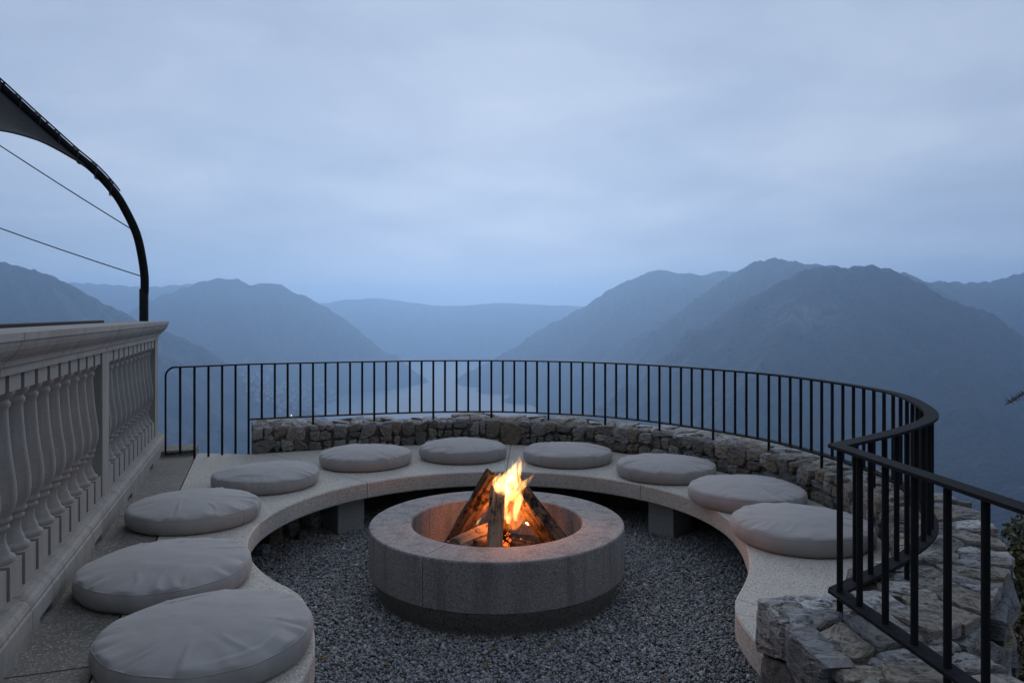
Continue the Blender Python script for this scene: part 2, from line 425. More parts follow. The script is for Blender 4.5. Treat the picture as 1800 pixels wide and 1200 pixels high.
m, t, b = mat('lake_water'); c = coords(t); n = tex(t, 'ShaderNodeTexNoise', .05, c, Detail=4.0)
b.inputs['Base Color'].default_value = (.03, .05, .07, 1); b.inputs['Roughness'].default_value = .5; b.inputs['Specular IOR Level'].default_value = .06
bump(t, b, n.outputs[0], .25, 1.0)
k = 60; lv = [(12500 * math.sin(2 * math.pi * i / k), 12500 * math.cos(2 * math.pi * i / k), LAKE) for i in range(k)]
lake = mesh('lake', lv, [tuple(range(k))[::-1]], m); tag(lake, 'calm grey blue lake far below between the mountains', None, None, 'structure')

def hit(px, py):
    d = np.array([(px - 900) / F, 1.0, -(py - V0) / F]); s = np.linspace(1200, 9000, 3000)
    z = CZ + d[2] * s; g = np.maximum(HT(d[0] * s, s), LAKE)
    k = np.argmax(z <= g)
    return np.array([d[0] * s[k], s[k], g[k]]) if z[k] <= g[k] else None

# ------------------------------------------------------------------ fire bowl geometry constants
C = np.array([-.083, 4.08])
ZB = .358                     # top of the bench and paving
ZR = .367                     # top of the ring

# terrace body
def poly_prism(name, pts, z0, z1, m, parent=None):
    n = len(pts)
    v = [(x, y, z0) for x, y in pts] + [(x, y, z1) for x, y in pts]
    f = [tuple(range(n))[::-1], tuple(range(n, 2 * n))] + [(i, (i + 1) % n, (i + 1) % n + n, i + n) for i in range(n)]
    return mesh(name, v, f, m, parent)

# rail line in plan, from the photograph's top rail at its height
HRAIL = .414; ZRAIL = CZ - HRAIL
rail_px = [(437, 639), (552, 636.4), (682, 634), (784, 632.8), (887, 632.8), (1009, 635), (1093, 638), (1195.6, 643.8), (1320, 653.6), (1400, 662), (1477.5, 672.6), (1531.5, 681.6), (1578, 691.5), (1617, 708)]
railp = [P(x, y, ZRAIL)[:2] for x, y in rail_px] + [np.array([1.71, 2.99]), np.array([1.40, 2.64]), np.array([1.03, 2.33])]
RL = resample(catmull(railp, 10), step=.02)         # main run, left -> right -> back to the wall's end
k = np.ones(9) / 9
RLs = RL.copy()
for j in range(2): RLs[4:-4, j] = np.convolve(RL[:, j], k, 'valid')
RL = resample(RLs, step=.02)
RL2 = resample(np.array([[1.03, 2.33], [1.10, 1.60], [1.17, .95], [1.22, .5]]), step=.02)
def normals(p):
    d = np.gradient(p, axis=0); d /= np.linalg.norm(d, axis=1)[:, None]
    return np.stack([-d[:, 1], d[:, 0]], 1)          # left of the direction of travel = outside for a clockwise run
NR = normals(RL)
sgn = 1.0 if np.dot(NR[len(RL) // 2], RL[len(RL) // 2] - C) > 0 else -1.0
NR *= sgn
WIN = RL - NR * .105           # inner face of the wall
# ------------------------------------------------------------------ ground sheets
gv = [(-2.4, -6), (1.2, -6), (1.2, 2.2), (1.9, 3), (2.0, 4.6), (1.2, 5.9), (0, 6.3), (-1.4, 6.1), (-2.3, 5.4), (-2.4, 3)]
gp = mesh('gravel_floor', [(x, y, -.008) for x, y in gv], [tuple(range(len(gv)))], M_bed)
tag(gp, 'grey gravel floor inside the curved bench', None, None, 'structure')
# earth under the terrace, behind and below the bench
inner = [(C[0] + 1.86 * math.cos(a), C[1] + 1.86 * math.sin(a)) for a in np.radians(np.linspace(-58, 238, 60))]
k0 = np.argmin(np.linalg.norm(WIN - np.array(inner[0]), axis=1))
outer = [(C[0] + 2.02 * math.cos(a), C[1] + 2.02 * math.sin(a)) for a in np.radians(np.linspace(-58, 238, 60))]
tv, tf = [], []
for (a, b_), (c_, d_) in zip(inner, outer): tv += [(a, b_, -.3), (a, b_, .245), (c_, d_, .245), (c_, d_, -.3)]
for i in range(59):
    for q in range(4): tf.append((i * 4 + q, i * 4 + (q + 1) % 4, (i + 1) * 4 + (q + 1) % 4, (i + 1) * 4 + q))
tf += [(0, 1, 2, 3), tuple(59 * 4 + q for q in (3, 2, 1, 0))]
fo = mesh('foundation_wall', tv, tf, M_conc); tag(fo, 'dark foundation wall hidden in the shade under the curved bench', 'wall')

# balustrade line
U = np.array([.322, -.947]); U /= np.linalg.norm(U)      # along the balustrade, toward the camera
NN = np.array([-U[1] * -1, U[0]]) if False else np.array([U[1], -U[0]])   # to the terrace side (left)
if NN[0] > 0: NN = -NN
E0 = np.array([-2.94, 6.24])                              # far end of the plinth's face, at the paving
def bal(s, w, z): p = E0 + U * s + NN * w; return (p[0], p[1], z)
# terrace floor on the other side of the balustrade and its body
tp = [bal(-.35, .05, 0)[:2], bal(7.5, .05, 0)[:2], bal(7.5, 5, 0)[:2], bal(-.35, 5, 0)[:2]]
tfl = poly_prism('terrace_floor', tp, -4, .352, M_slab); tag(tfl, 'paved upper terrace floor behind the balustrade', None, None, 'structure')
# ------------------------------------------------------------------ bench
Lb0 = E0 + (-NN) * .262                                   # seam between paving strip and bench
def ray_seg(o, d, p, q):
    e_ = q - p; den = d[0] * e_[1] - d[1] * e_[0]
    if abs(den) < 1e-9: return None
    w = p - o; t_ = (w[0] * e_[1] - w[1] * e_[0]) / den; u_ = (w[0] * d[1] - w[1] * d[0]) / den
    return t_ if t_ > 0 and -1e-6 <= u_ <= 1 + 1e-6 else None
outer_line = [Lb0 + U * 5.4, Lb0 + U * .24] + [np.array([-2.18, 6.04])] + list(WIN[6::6])
WEND = np.array([.86, 2.44])
outer_line += [np.array([.87, 2.2]), np.array([1.0, 1.4])]
def r_out(phi):
    d = np.array([math.cos(phi), math.sin(phi)]); best = None
    for p, q in zip(outer_line[:-1], outer_line[1:]):
        t_ = ray_seg(C, d, p, q)
        if t_ and (best is None or t_ < best): best = t_
    return best or 3.0
ie = [(-64.5, 2.33), (-61, 1.98), (-59.2, 1.83), (-56.7, 1.695), (-53, 1.56), (-48, 1.475), (-41, 1.425), (-34, 1.385), (-26, 1.345), (-18, 1.315), (-8, 1.30), (0, 1.298), (60, 1.298), (120, 1.305), (180, 1.31), (215, 1.30), (229.7, 1.30), (234, 1.325), (237.6, 1.368), (243.8, 1.486), (249.4, 1.66), (252.8, 1.87), (254.4, 2.11), (256.2, 2.47), (257.5, 2.9)]
iph = np.array([p for p, _ in ie]); irr = np.array([r for _, r in ie])
def r_in(deg):
    # smoothed interpolation
    s = 0; wsum = 0
    for o_, w in ((-3, 1), (-1.5, 2), (0, 3), (1.5, 2), (3, 1)):
        s += w * np.interp(deg + o_, iph, irr); wsum += w
    return s / wsum
TH = .108
bench = empty('curved_bench', (C[0], C[1], 0)); tag(bench, 'low curved terrazzo bench ringing the fire pit on stone supports', 'bench')
seams = [-64, -48, -3, 42.8, 88.2, 134, 180.4, 227, 257.3]
for a, b_ in zip(seams[:-1], seams[1:]):
    n = max(6, int(abs(b_ - a) / 1.2)); ph = np.linspace(a, b_, n)
    v, f = [], []
    ch = .007
    for i, d in enumerate(ph):
        rr = math.radians(d); g = .0022
        off = g if i == 0 else (-g if i == n - 1 else 0)
        ri, ro = r_in(d), max(r_out(rr) - .004, r_in(d) + .05)
        ca, sa = math.cos(rr), math.sin(rr)
        for r, z in ((ri + ch * 1.2, ZB), (ro, ZB), (ro, ZB - TH), (ri + ch, ZB - TH), (ri, ZB - TH + ch), (ri, ZB - ch)):
            v.append((C[0] + r * ca - off * sa, C[1] + r * sa + off * ca, z + (.0015 if int(a) % 2 else 0)))
    for i in range(n - 1):
        for q in range(6): f.append((i * 6 + q, i * 6 + (q + 1) % 6, (i + 1) * 6 + (q + 1) % 6, (i + 1) * 6 + q))
    f += [tuple(range(5, -1, -1)), tuple((n - 1) * 6 + q for q in range(6))]
    put(mesh('seat_slab', v, f, M_bench), bench)
for d in (-46, -3, 42.8 - 2.5, 88, 134 + 1.5, 180.4, 228):
    a = math.radians(d); r = r_in(d) + .14 + .10
    o = box('support_block', (C[0] + r * math.cos(a), C[1] + r * math.sin(a), (ZB - TH) / 2 - .01), (.20, .215, ZB - TH + .02 - .003), M_block, None, .004, a)
    put(o, bench)

# paving strip between bench and balustrade
pav = empty('pavement', bal(2, -.1, ZB - .1)); tag(pav, None, None, None, 'structure')
for s0, s1 in ((-.02, 1.05), (1.05, 2.15), (2.15, 3.3), (3.3, 4.13), (4.13, 5.3)):
    q = [bal(s0 + .003, -.256, 0), bal(s1 - .003, -.256, 0), bal(s1 - .003, .06, 0), bal(s0 + .003, .06, 0)]
    put(poly_prism('slab', [p[:2] for p in q], ZB - .3, ZB - .002 - random.random() * .003, M_slab), pav)
# raised end block that carries the end of the railing
q = [P(292, 789, .395), P(341, 789, .395), P(337, 803, .36), P(287, 801, .36)]
blk = poly_prism('stone_block', [(-2.93, 6.2), (-2.68, 6.28), (-2.60, 6.02), (-2.86, 5.94)], .2, .40, M_slab)
tag(blk, 'small raised stone block beside the plinth under the railing end', 'stone block')

# ------------------------------------------------------------------ balustrade
bs = empty('stone_balustrade', bal(2, .12, ZB)); tag(bs, 'carved grey stone balustrade with moulded coping above the cushions', 'balustrade')
def extrude_profile(name, prof, s0, s1, m, nseg=1, end_fn=None):
    """profile (w,z) swept along the balustrade"""
    k = len(prof); ss = np.linspace(s0, s1, nseg + 1); v = []; f = []
    for s in ss: v += [bal(s, w, z) for w, z in prof]
    for i in range(nseg):
        for q in range(k): f.append((i * k + q, i * k + (q + 1) % k, (i + 1) * k + (q + 1) % k, (i + 1) * k + q))
    f += [tuple(range(k))[::-1], tuple(range(nseg * k, nseg * k + k))]
    return mesh(name, v, f, m)
cw = .13                     # centre line behind the plinth face
half_prof = [(-.150, 1.449), (-.150, 1.423), (-.143, 1.421), (-.141, 1.408), (-.134, 1.391), (-.121, 1.374), (-.107, 1.361), (-.098, 1.352), (-.093, 1.340), (-.092, 1.333), (-.081, 1.331), (-.081, 1.300)]
cop_prof = [(cw + w, z) for w, z in half_prof] + [(cw - w, z) for w, z in half_prof[::-1]]
# far end: returned moulding built as a solid of revolution-like mitre
def coping(s0, s1, mitre):
    prof = half_prof; k = len(prof); v = []; f = []
    # closed rings (rectangles) from top to bottom
    for w, z in prof:
        e0 = s0 - (abs(w) - .081 if mitre else 0)
        v += [bal(e0, cw + w, z), bal(s1, cw + w, z), bal(s1, cw - w, z), bal(e0, cw - w, z)]
    for i in range(k - 1):
        for q in range(4): f.append((i * 4 + q, i * 4 + (q + 1) % 4, (i + 1) * 4 + (q + 1) % 4, (i + 1) * 4 + q))
    f += [(0, 3, 2, 1), tuple((k - 1) * 4 + q for q in (0, 1, 2, 3))]
    return put(mesh('coping', v, f, M_balu), bs)
coping(.06, 2.22, True); coping(2.226, 4.0, False); coping(4.006, 5.6, False)
pl = [(-.0, ZB + .035), (-.0, .452), (.006, .458), (.004, .470), (.010, .484), (.022, .494), (.038, .497), (.040, .507), (2 * cw - .04, .507), (2 * cw - .038, .497), (2 * cw, .47), (2 * cw, ZB + .035)]
for s0, s1 in ((0, 1.90), (1.904, 3.83), (3.834, 5.6)): put(extrude_profile('plinth', pl, s0, s1, M_balu), bs)
for s in np.arange(.14, 5.6, .93):
    put(extrude_profile('plinth_foot', [(.004, ZB - .004), (.004, ZB + .034), (2 * cw, ZB + .034), (2 * cw, ZB - .004)], s - .14, s + .62, M_balu), bs)
# posts
PZ0, PZ1 = .508, 1.299
posts = [(.045, .215), (2.13, 2.31), (4.225, 4.405)]
for s0, s1 in posts:
    put(extrude_profile('post', [(cw - .072, PZ0), (cw - .072, PZ1), (cw + .072, PZ1), (cw + .072, PZ0)], s0, s1, M_balu), bs)
# baluster: square blocks and turned shaft, one mesh
def baluster_mesh():
    v, f = [], []
    def blk_(z0, z1, h):
        o = len(v)
        for z in (z0, z1): v.extend([(-h, -h, z), (h, -h, z), (h, h, z), (-h, h, z)])
        f.extend([(o + 3, o + 2, o + 1, o), (o + 4, o + 5, o + 6, o + 7)] + [(o + i, o + (i + 1) % 4, o + 4 + (i + 1) % 4, o + 4 + i) for i in range(4)])
    H = PZ1 - PZ0
    blk_(0, .118, .0625); blk_(H - .062, H, .060)
    prof = [(.118, .0585), (.124, .0600), (.134, .0600), (.139, .055), (.146, .0465), (.152, .0455), (.160, .043), (.178, .036), (.200, .0325), (.222, .035), (.233, .041), (.238, .0435), (.246, .0435), (.250, .040), (.256, .0415), (.264, .0500), (.272, .0505), (.278, .047),
            (.290, .0525), (.315, .0605), (.345, .0640), (.380, .0635), (.420, .0595), (.470, .0530), (.530, .0465), (.590, .0420), (.640, .0395), (.665, .039), (.672, .044), (.684, .046), (.692, .041), (.698, .041), (.706, .050), (.716, .0565), (H - .062, .058)]
    n = 20; o = len(v)
    for z, r in prof:
        for k in range(n): v.append((r * math.cos(2 * math.pi * k / n), r * math.sin(2 * math.pi * k / n), z))
    for i in range(len(prof) - 1):
        for k in range(n): f.append((o + i * n + k, o + i * n + (k + 1) % n, o + (i + 1) * n + (k + 1) % n, o + (i + 1) * n + k))
    return v, f
bv, bf = baluster_mesh()
b0 = mesh('baluster', bv, bf, M_balu)
for p in b0.data.polygons: p.use_smooth = len(p.vertices) == 4 and p.index > 11
ang = math.atan2(U[1], U[0])
first = True
for s0, s1 in ((.215, 2.13), (2.31, 4.225), (4.405, 5.6)):
    cnt = 11 if s0 < 3.9 else 7; pitch = (s1 - s0) / cnt
    for i in range(cnt):
        o = b0 if first else inst(b0, 'baluster'); first = False
        p = bal(s0 + pitch * (i + .5), cw, PZ0); o.location = p; o.rotation_euler = (0, 0, ang); o.scale = (1.09, 1.09, 1)
        put(o, bs)

# ------------------------------------------------------------------ fire pit
pit = empty('fire_pit', (C[0], C[1], 0)); tag(pit, 'round cast stone fire pit with wide flat rim on gravel', 'fire pit')
RO, RI = .70, .473
prof = [(RI, ZR - .30), (RI, ZR - .006), (RI + .006, ZR), (RO - .008, ZR), (RO - .002, ZR - .003), (RO, ZR - .01), (RO, ZR - .238), (RO - .006, ZR - .243), (RI + .04, ZR - .243), (RI + .04, ZR - .30)]
cuts = [-13, 84, 152, 238, 347]
def pit_joint(px, py): p = P(px, py, ZR); return math.degrees(math.atan2(p[1] - C[1], p[0] - C[0]))
cuts = sorted([pit_joint(1050, 943) % 360, pit_joint(950, 878) % 360, pit_joint(718, 886) % 360, pit_joint(772, 963) % 360])
for i in range(4):
    a, b_ = cuts[i], cuts[(i + 1) % 4]
    if b_ < a: b_ += 360
    n = int((b_ - a) / 2.2) + 2; v, f = [], []; k = len(prof)
    for j, d in enumerate(np.linspace(a, b_, n)):
        q = math.radians(d); g = .0017 if j == 0 else (-.0017 if j == n - 1 else 0)
        for r, z in prof: v.append((C[0] + r * math.cos(q) - g * math.sin(q), C[1] + r * math.sin(q) + g * math.cos(q), z))
    for j in range(n - 1):
        for q in range(k): f.append((j * k + q, (j + 1) * k + q, (j + 1) * k + (q + 1) % k, j * k + (q + 1) % k))
    f += [tuple(range(k)), tuple(range((n - 1) * k, n * k))[::-1]]
    put(mesh('ring_segment', v, f, M_ring), pit)
def lathe(name, prof, n, m, c=C, closed=True):
    v, f = [], []; k = len(prof)
    for j in range(n):
        q = 2 * math.pi * j / n
        v += [(c[0] + r * math.cos(q), c[1] + r * math.sin(q), z) for r, z in prof]
    for j in range(n):
        for q in range(k if closed else k - 1): f.append((j * k + q, ((j + 1) % n) * k + q, ((j + 1) % n) * k + (q + 1) % k, j * k + (q + 1) % k))
    return mesh(name, v, f, m)
put(lathe('base', [(.45, -.03), (.45, ZR - .2445), (RO - .006, ZR - .2445), (RO - .008, ZR - .252), (.650, .02), (.640, -.03)], 120, M_base), pit)
m, t, b = mat('ash_and_char'); c = coords(t); n = tex(t, 'ShaderNodeTexNoise', 26, c, Detail=8.0, Roughness=.7)
t.links.new(ramp(t, n.outputs[0], [(.35, (.012, .011, .010)), (.55, (.05, .047, .044)), (.75, (.2, .19, .18))]), b.inputs['Base Color']); bump(t, b, n.outputs[0], 1, .03)
av, af = [], []; K = 40
for i in range(14):
    for j in range(K):
        r = .475 * i / 13; q = 2 * math.pi * j / K
        av.append((C[0] + r * math.cos(q), C[1] + r * math.sin(q), 0.15 + .06 * math.exp(-(r / .22) ** 2) + random.uniform(-.007, .007)))
for i in range(13):
    for j in range(K): af.append((i * K + j, (i + 1) * K + j, (i + 1) * K + (j + 1) % K, i * K + (j + 1) % K))
ash = mesh('ash_bed', av, af, m); tag(ash, 'grey ash and char lying in the bottom of the fire pit', 'ash', None, 'stuff')

# ------------------------------------------------------------------ logs
def wood_mat(name, c1, c2, char, bark=False):
    m, t, b = mat(name); c = coords(t, (38, 38, 3.2)); g = tex(t, 'ShaderNodeTexNoise', 1.0, c, Detail=6.0, Roughness=.65, Distortion=.4)
    co = coords(t); n = tex(t, 'ShaderNodeTexNoise', 9, co, Detail=6.0, Roughness=.7)
    col = ramp(t, g.outputs[0], [(.32, tuple(x * .35 for x in c1)), (.46, c1), (.66, c2)])
    col = mixc(t, ramp(t, n.outputs[0], [(char, (0, 0, 0)), (char + .1, (1, 1, 1))]), col, (.012, .010, .009))
    t.links.new(col, b.inputs['Base Color']); b.inputs['Roughness'].default_value = .95; b.inputs['Specular IOR Level'].default_value = .05
    bump(t, b, g.outputs[0], 1.0, .012)
    return m
W_pale = wood_mat('split_wood_weathered', (.20, .14, .10), (.30, .225, .165), .52)
W_brown = wood_mat('split_wood_brown', (.12, .07, .042), (.18, .115, .07), .47)
W_char = wood_mat('charred_wood', (.05, .035, .025), (.12, .08, .05), .44)
W_bark = wood_mat('bark_log', (.09, .055, .035), (.17, .115, .08), .48)
def log(label, p0, p1, sect, m, twist=0.0, seed=1, roll=0.0):
    """split log from p0 to p1; sect = list of (angle, radius) of its wedge section"""
    p0, p1 = Vector(p0) + Vector((0, 0, .035)), Vector(p1); L = (p1 - p0).length
    L0 = 22; n = 24; v, f = [], []
    angs = np.array([a for a, _ in sect] + [sect[0][0] + 360]); rs = np.array([r for _, r in sect] + [sect[0][1]])
    corners = [np.array([math.cos(math.radians(a)) * r, math.sin(math.radians(a)) * r]) for a, r in sect]
    # walk the polygon outline
    loop = []
    per = [np.linalg.norm(corners[i] - corners[(i + 1) % len(corners)]) for i in range(len(corners))]; tot = sum(per)
    for k in range(n):
        s = tot * k / n
        for i, q in enumerate(per):
            if s <= q: loop.append(corners[i] + (corners[(i + 1) % len(corners)] - corners[i]) * s / q); break
            s -= q
    for i in range(L0 + 1):
        z = L * i / L0; tw = math.radians(twist) * i / L0
        for k, q in enumerate(loop):
            j = 1 + .10 * sn1(z * 9 + seed * 5, seed + k % 7) + .05 * math.sin(k * 2.6 + seed) + .035 * sn1(z * 40, seed + k)
            e_ = 1.0 if 0 < i < L0 else .93
            x, y = q * j * e_
            zz = z + (.012 * sn1(k * 1.7, seed + 3) if i in (0, L0) else 0)
            v.append((x * math.cos(tw) - y * math.sin(tw), x * math.sin(tw) + y * math.cos(tw), zz))
    for i in range(L0):
        for k in range(n): f.append((i * n + k, i * n + (k + 1) % n, (i + 1) * n + (k + 1) % n, (i + 1) * n + k))
    v += [(0, 0, .004), (0, 0, L - .004)]
    for k in range(n):
        f.append((len(v) - 2, (k + 1) % n, k)); f.append((len(v) - 1, L0 * n + k, L0 * n + (k + 1) % n))
    o = mesh('firewood_log', v, f, m)
    o.location = p0; o.rotation_mode = 'QUATERNION'
    from mathutils import Quaternion
    o.rotation_quaternion = (p1 - p0).to_track_quat('Z', 'X') @ Quaternion((0, 0, 1), math.radians(roll))
    tag(o, label, 'log', 'logs burning in the fire pit')
    return o
wedge = [(-60, .062), (60, .062), (110, .05), (180, .052), (250, .05)]
slab_ = [(-38, .060), (30, .064), (140, .056), (215, .060)]
log('weathered split log standing upright at the front of the fire', (-.092, 3.76, .13), (-.072, 3.985, .575), [(-55, .052), (30, .05), (120, .046), (200, .054), (260, .05)], W_pale, 8, 2, 20)
log('brown split log leaning in from the balustrade side with a smouldering edge', (-.36, 4.08, .13), (-.095, 4.055, .625), slab_, W_brown, 12, 5, 10)
log('long dark split log leaning in from the railed corner side', (.325, 4.00, .125), (-.012, 4.06, .60), slab_, W_bark, -10, 8, 75)
log('narrow split log propped behind the long dark leaning one', (.25, 4.14, .14), (-.02, 4.10, .575), [(-40, .045), (40, .045), (140, .045), (220, .045)], W_brown, 6, 12, 30)
log('short pale log lying low under the brown leaning one', (-.295, 3.83, .235), (-.12, 4.03, .285), [(-60, .078), (0, .085), (60, .08), (120, .074), (180, .082), (240, .08)], W_pale, 0, 14, 0)
log('charred log lying at the foot of the long dark leaning one', (-.01, 3.87, .235), (.22, 3.90, .225), [(-60, .055), (0, .058), (60, .055), (120, .055), (180, .056), (240, .055)], W_char, 0, 17, 0)
log('blackened log lying under the upright one', (-.18, 3.83, .225), (.06, 3.86, .235), [(-60, .04), (0, .04), (60, .042), (120, .04), (180, .04), (240, .04)], W_char, 0, 21, 0)
log('burning log propped at the back of the fire', (-.05, 4.33, .13), (-.05, 4.13, .56), slab_, W_char, 0, 23, 0)

# ------------------------------------------------------------------ fire
def fire_mat(name, col, strength, nscale, lo, hi):
    m = bpy.data.materials.new(name); m.use_nodes = True; t = m.node_tree; t.nodes.clear()
    c = coords(t, (1, 1, .45)); n = tex(t, 'ShaderNodeTexNoise', nscale, c, Detail=4.0, Roughness=.55, Distortion=1.6)
    s = ramp(t, n.outputs[0], [(lo, (0, 0, 0)), (hi, (1, 1, 1))])
    ml = N(t, 'ShaderNodeMath', operation='MULTIPLY'); t.links.new(s, ml.inputs[0]); ml.inputs[1].default_value = strength
    em = N(t, 'ShaderNodeEmission'); em.inputs[0].default_value = (*col, 1); t.links.new(ml.outputs[0], em.inputs[1])
    o = N(t, 'ShaderNodeOutputMaterial'); t.links.new(em.outputs[0], o.inputs['Volume'])
    return m
FM_core = fire_mat('flame_core', (1.0, .56, .20), 75, 24, .36, .58)
FM_edge = fire_mat('flame_edge', (1.0, .22, .025), 26, 30, .40, .62)
fire = empty('flame', (-.04, 4.0, .30)); tag(fire, 'bright yellow orange flames rising between the logs', 'fire')
def tongue(pts, rads, m, flat=.6, seed=0):
    p = catmull(np.array([np.r_[q, r] for q, r in zip(pts, rads)]), 6); v, f = [], []; n = 12
    for i, (x, y, z, r) in enumerate(p):
        for k in range(n):
            q = 2 * math.pi * k / n
            j = 1 + .28 * float(sn1(k * .9 + i * .33, seed)) 
            v.append((x + max(r, .001) * j * math.cos(q), y + max(r, .001) * flat * j * math.sin(q), z))
    for i in range(len(p) - 1):
        for k in range(n): f.append((i * n + k, i * n + (k + 1) % n, (i + 1) * n + (k + 1) % n, (i + 1) * n + k))
    f += [tuple(range(n))[::-1], tuple(range((len(p) - 1) * n, len(p) * n))]
    return put(mesh('flame_tongue', v, f, m, None, True), fire)
def T(*px): return [PD(x, y, Y) for x, y, Y in px]
tongue(T((890, 912, 3.98), (886, 890, 3.97), (882, 868, 3.95), (890, 848, 3.94), (903, 828, 3.94), (912, 812, 3.94), (914, 801, 3.94)), [.012, .024, .05, .066, .040, .018, .002], FM_core, .55, 1)
tongue(T((876, 872, 3.95), (877, 856, 3.93), (874, 843, 3.92), (880, 830, 3.92)), [.012, .028, .024, .003], FM_core, .6, 2)
tongue(T((906, 915, 3.96), (908, 895, 3.95), (913, 876, 3.94), (914, 858, 3.94)), [.010, .022, .020, .003], FM_core, .6, 3)
tongue(T((898, 880, 3.96), (908, 862, 3.96), (920, 850, 3.96), (930, 841, 3.96), (938, 834, 3.96)), [.014, .026, .026, .014, .002], FM_core, .5, 4)
tongue(T((893, 846, 3.95), (900, 830, 3.95), (903, 818, 3.95), (901, 809, 3.95)), [.02, .022, .012, .002], FM_core, .5, 5)
tongue(T((918, 825, 3.95), (922, 815, 3.95), (925, 808, 3.95)), [.010, .010, .002], FM_edge, .5, 6)
tongue(T((893, 920, 3.97), (895, 908, 3.96), (897, 897, 3.95)), [.012, .018, .003], FM_core, .7, 7)
tongue(T((852, 910, 4.0), (855, 895, 4.0), (862, 880, 4.0), (868, 866, 4.0)), [.008, .022, .018, .003], FM_edge, .6, 8)
tongue(T((896, 930, 4.02), (898, 900, 4.02), (898, 865, 4.02), (900, 840, 4.0), (908, 818, 4.0)), [.05, .085, .085, .06, .004], FM_edge, .5, 9)
tongue(T((908, 832, 3.95), (915, 815, 3.95), (913, 803, 3.95), (917, 793, 3.95)), [.012, .012, .006, .001], FM_edge, .5, 13)
tongue(T((925, 846, 3.95), (934, 838, 3.95), (940, 830, 3.95), (950, 826, 3.95)), [.010, .012, .006, .001], FM_edge, .5, 14)
tongue(T((872, 850, 3.93), (869, 838, 3.93), (873, 826, 3.93)), [.010, .012, .001], FM_edge, .5, 15)
tongue(T((926, 925, 3.96), (924, 908, 3.95), (918, 892, 3.95)), [.012, .022, .003], FM_edge, .6, 10)
tongue(T((838, 922, 3.92), (842, 914, 3.92), (848, 908, 3.92)), [.005, .008, .002], FM_core, .6, 11)
tongue(T((920, 921, 3.86), (924, 918, 3.86), (929, 922, 3.86)), [.004, .008, .003], FM_core, .6, 12)
fl = bpy.data.lights.new('fire_glow', 'POINT'); fl.energy = 17.0; fl.color = (1.0, .29, .07); fl.shadow_soft_size = .09
flo = bpy.data.objects.new('fire_glow', fl); COL.objects.link(flo); flo.location = (-.02, 4.0, .50); put(flo, fire)
# glowing embers among the charred logs
m, t, b = mat('ember'); c = coords(t); n = tex(t, 'ShaderNodeTexNoise', 55, c, Detail=4.0)
b.inputs['Base Color'].default_value = (.02, .012, .01, 1)
b.inputs['Emission Color'].default_value = (1, .16, .015, 1)
gl = ramp(t, n.outputs[0], [(.46, (0, 0, 0)), (.66, (1, 1, 1))]); ml = N(t, 'ShaderNodeMath', operation='MULTIPLY'); t.links.new(gl, ml.inputs[0]); ml.inputs[1].default_value = 2.4
t.links.new(ml.outputs[0], b.inputs['Emission Strength'])
ev, ef = [], []
for i in range(130):
    q = random.random() * 6.283; r = .17 * math.sqrt(random.random()); s = random.uniform(.006, .016)
    c0 = np.array([-.02 + r * math.cos(q), 3.95 + r * math.sin(q), .22 + .12 * (1 - r / .2) * random.random()])
    o = len(ev)
    for d in ((1, 0, 0), (-1, 0, 0), (0, 1, 0), (0, -1, 0), (0, 0, 1), (0, 0, -1)): ev.append(c0 + np.array(d) * s * rng.uniform(.6, 1.3, 3))
    for a_, b_, d_ in ((0, 2, 4), (2, 1, 4), (1, 3, 4), (3, 0, 4), (2, 0, 5), (1, 2, 5), (3, 1, 5), (0, 3, 5)): ef.append((o + a_, o + b_, o + d_))
emb = mesh('embers', ev, ef, m); tag(emb, 'glowing embers heaped under the burning logs', 'embers', None, 'stuff')

